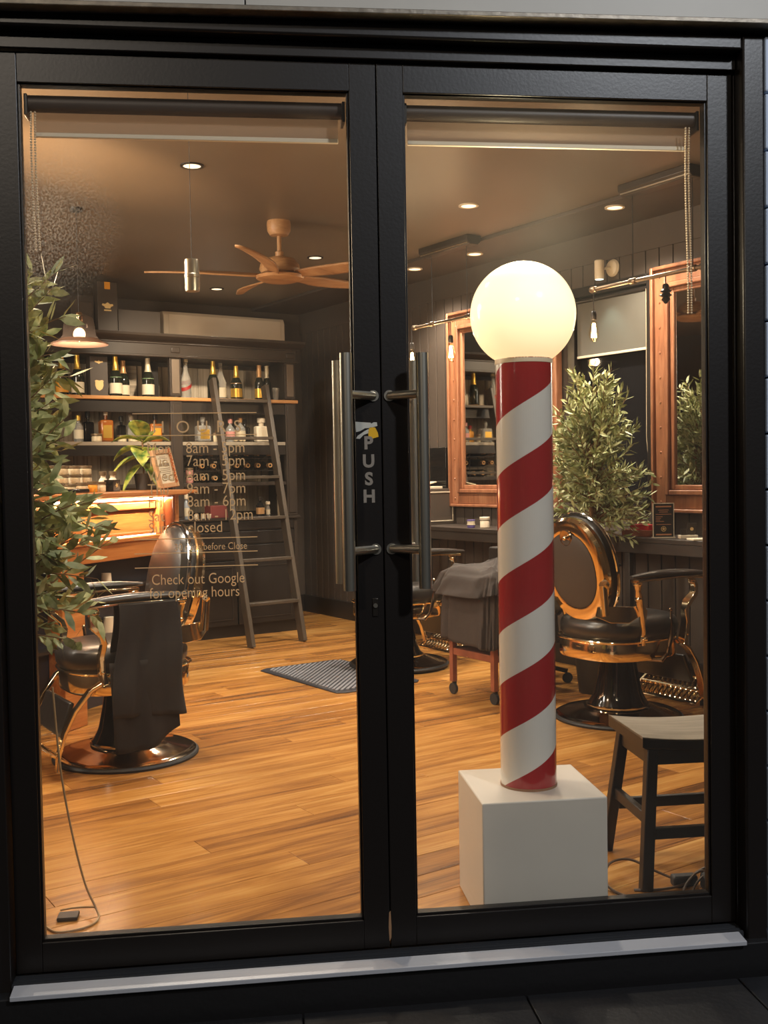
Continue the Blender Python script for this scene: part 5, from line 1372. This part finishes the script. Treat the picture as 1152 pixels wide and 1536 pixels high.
MB().lathe([(.001, PZ0), (PR - .001, PZ0), (PR - .001, PZ1), (.001, PZ1)], 40).build('core', WHITES, bpole)
MB().lathe([(PR - .001, .3702), (PR + .0015, .3702), (PR + .0015, .377), (PR - .001, .377)], 48, cap=False).build('foot_ring', mat('worn_foot_ring', srgb(150, 110, 80), .5), bpole)
gp = [(PR * 1.0, 1.622), (PR * 1.0, 1.634)]
for k in range(30):
    a = -1.005 + (PI / 2 + 1.005) * k / 29
    gp.append((max(1e-4, .155 * math.cos(a)), 1.765 + .155 * math.sin(a)))
MB().lathe(gp, 56, cap=False).build('globe', GLOBE, bpole, ang=1.0, label='glowing cream glass globe')
MB().lathe([(.0845, 1.620), (.0845, 1.632)], 40, cap=False).build('collar', CREAM, bpole)
lamp('globe_light', 'POINT', (PC.x, PC.y, 1.98), 14, (1, .85, .58), .05)

# ================================================================== STOOL
STR = (.852, .300)
st = thing('saddle_stool', 'low black stool with a worn pale top beside the white block', 'stool', DP(STR[0] + .22, STR[1] + .15, 0), DR)
SW, SD, SH = .235, .155, .462
def seat_fn(top):
    def fn(u, v):
        x = -SW + 2 * SW * u; y = -SD + 2 * SD * v
        z = SH - .004 + .018 * (abs(2 * u - 1) ** 2.2) - (0 if top else .038)
        return (x, y, z)
    return fn
def slab(z_top_fn, z_bot_fn, name, material, nx=17):
    m_ = MB(); vs = []; 
    for i in range(nx):
        x = -SW + 2 * SW * i / (nx - 1)
        for y, z in ((-SD, z_top_fn(x)), (SD, z_top_fn(x)), (SD, z_bot_fn(x)), (-SD, z_bot_fn(x))): vs.append((x, y, z))
    fs = [(0, 1, 2, 3), tuple(4 * (nx - 1) + k for k in (3, 2, 1, 0))]
    for i in range(nx - 1):
        for k in range(4): fs.append((4 * i + k, 4 * i + (k + 1) % 4, 4 * i + 4 + (k + 1) % 4, 4 * i + 4 + k))
    m_.add(vs, fs); return m_.build(name, material, st, bevel=.004)
ztop = lambda x: SH - .006 + .016 * abs(x / SW) ** 2.2
slab(ztop, lambda x: ztop(x) - .004, 'worn_seat_top', STOOLTOP)
slab(lambda x: ztop(x) - .0045, lambda x: ztop(x) - .034, 'seat', STOOLB)
for sx in (-1, 1):
    for sy in (-1, 1):
        MB().bar((sx * (SW + .004), sy * (SD + .030), 0), (sx * (SW - .040), sy * (SD - .030), SH - .036), .036, .036, (0, 1, 0)).build('leg', STOOLB, st, bevel=.003)
for sy in (-1, 1):
    MB().box(-SW + .045, SW - .045, sy * (SD - .026) - .010, sy * (SD - .026) + .010, SH - .085, SH - .036).build('apron', STOOLB, st, bevel=.002)
for sx in (-1, 1):
    MB().box(sx * (SW - .038) - .010, sx * (SW - .038) + .010, -SD + .04, SD - .04, SH - .085, SH - .036).build('apron', STOOLB, st, bevel=.002)
MB().box(-SW + .03, SW - .03, -SD - .012, -SD + .010, .150, .186).build('stretcher', STOOLB, st, bevel=.003)
MB().box(-SW + .03, SW - .03, SD - .010, SD + .012, .150, .186).build('stretcher', STOOLB, st, bevel=.003)
for sx in (-1, 1):
    MB().box(sx * (SW - .022) - .011, sx * (SW - .022) + .011, -SD + .015, SD - .015, .190, .226).build('stretcher', STOOLB, st, bevel=.003)

# cables on the floor by the stool
cb = thing('cable_tangle', 'tangle of brown flex and black adaptors on the floor behind the stool', 'cable', DP(.955, .285, 0), DR)
def loop(pts, r, mt_c, n='flex'):
    # smooth through points
    out = []
    P_ = [Vector(p) for p in pts]
    for i in range(len(P_) - 1):
        p0 = P_[max(0, i - 1)]; p1 = P_[i]; p2 = P_[i + 1]; p3 = P_[min(len(P_) - 1, i + 2)]
        for k in range(8):
            t_ = k / 8
            out.append(.5 * ((2 * p1) + (-p0 + p2) * t_ + (2 * p0 - 5 * p1 + 4 * p2 - p3) * t_ ** 2 + (-p0 + 3 * p1 - 3 * p2 + p3) * t_ ** 3))
    out.append(P_[-1])
    return out
cc = MB(); cc.tube(loop([(-.16, -.10, .004), (-.22, -.03, .005), (-.235, .03, .02), (-.20, .09, .05), (-.13, .10, .055), (-.06, .05, .03), (.0, .0, .012)], .004, None), .0042, 6)
cc.tube(loop([(-.16, -.02, .005), (-.08, -.03, .005), (.0, -.02, .012), (.06, .02, .03), (.14, .03, .06)], .004, None), .0042, 6)
cc.tube(loop([(-.04, -.10, .005), (.0, -.05, .03), (.06, -.02, .05), (.11, -.05, .02), (.12, -.10, .005)], .004, None), .0045, 6)
cc.tube(loop([(-.02, -.11, .005), (.03, -.06, .035), (.08, -.04, .045), (.13, -.08, .015)], .004, None), .0042, 6)
cc.build('flex', CORD, cb)
MB().box(-.03, .05, -.02, .02, .001, .035).build('adaptor', RUBBER, cb, bevel=.008)
MB().box(.05, .12, -.10, -.02, .001, .05).build('adaptor', RUBBER, cb, bevel=.010)
# cord and plug by the left door edge
c2 = thing('lamp_cord', 'thin pale cord and flat plug on the floor at the left door edge', 'cord', DP(-.84, .35, 0), DR)
MB().tube(loop([(-.10, -.03, .70), (-.085, -.02, .45), (-.06, .0, .25), (-.03, .01, .10), (.0, .0, .03), (.012, -.03, .006), (-.02, -.08, .004), (-.09, -.10, .004), (-.13, -.06, .004)], .0025, None), .0032, 6).build('flex', CORDP, c2)
MB().tube(loop([(.0, .0, .03), (-.03, .03, .02), (-.07, .05, .012), (-.11, .05, .008)], .0025, None), .0030, 6).build('flex', CORDP, c2)
MB().box(-.11, -.05, -.02, .03, .001, .012).build('plug', CABM, c2, bevel=.003)

# ================================================================== EXTRA ROOM LIGHT
# unseen warm light added at the left, as assumed source of ceiling glow
lamp('added_glow_light', 'POINT', (-.75, 1.9, 2.30), 85, (1, .70, .42), .10)
for x, y, e in ((-.9, 4.3, 130), (1.25, .9, 62), (.1, 1.15, 34)):  # unseen spots added without fixtures, to brighten floor and room
    lamp('ceiling_spot_light', 'SPOT', (x, y, ZC - .03), e, WARM, .07, angle=2.4, blend=.7)
lamp('left_fill_light', 'AREA', (XL + .25, 3.3, 2.3), 60, WARM, 1.2, rot=(0, math.radians(-70), 0), shape='RECTANGLE', size_y=.25)  # unseen area light added as fill and for broader highlights on the chairs

def aim(name, loc, tgt, e, col, ang):
    d = Vector(tgt) - Vector(loc)
    o = lamp(name, 'SPOT', loc, e, col, .06, angle=ang, blend=1.0); o.rotation_euler = d.to_track_quat('-Z', 'Y').to_euler(); return o
aim('ceiling_glow_spot', (-1.2, 1.9, 1.9), (.0, 2.72, ZC), 520, (1, .64, .34), .55)  # unseen spot added to make the orange ceiling glow at the left
aim('ceiling_glow_spot', (-.2, .75, 1.9), (1.6, 1.7, ZC), 130, (1, .76, .50), 1.0)  # second added spot, for the broad ceiling glow further right
aim('fill_spot_light', (1.3, 3.95, ZC - .08), (1.7, 5.7, 1.80), 260, (1, .82, .60), 1.0)  # added spot that brightens the cabinet from the front
aim('fill_spot_light', (-.35, 1.6, ZC - .08), DP(-.95, .35, 1.2), 40, WARM, 1.2)  # added spot that lightens the leaves of the left tree
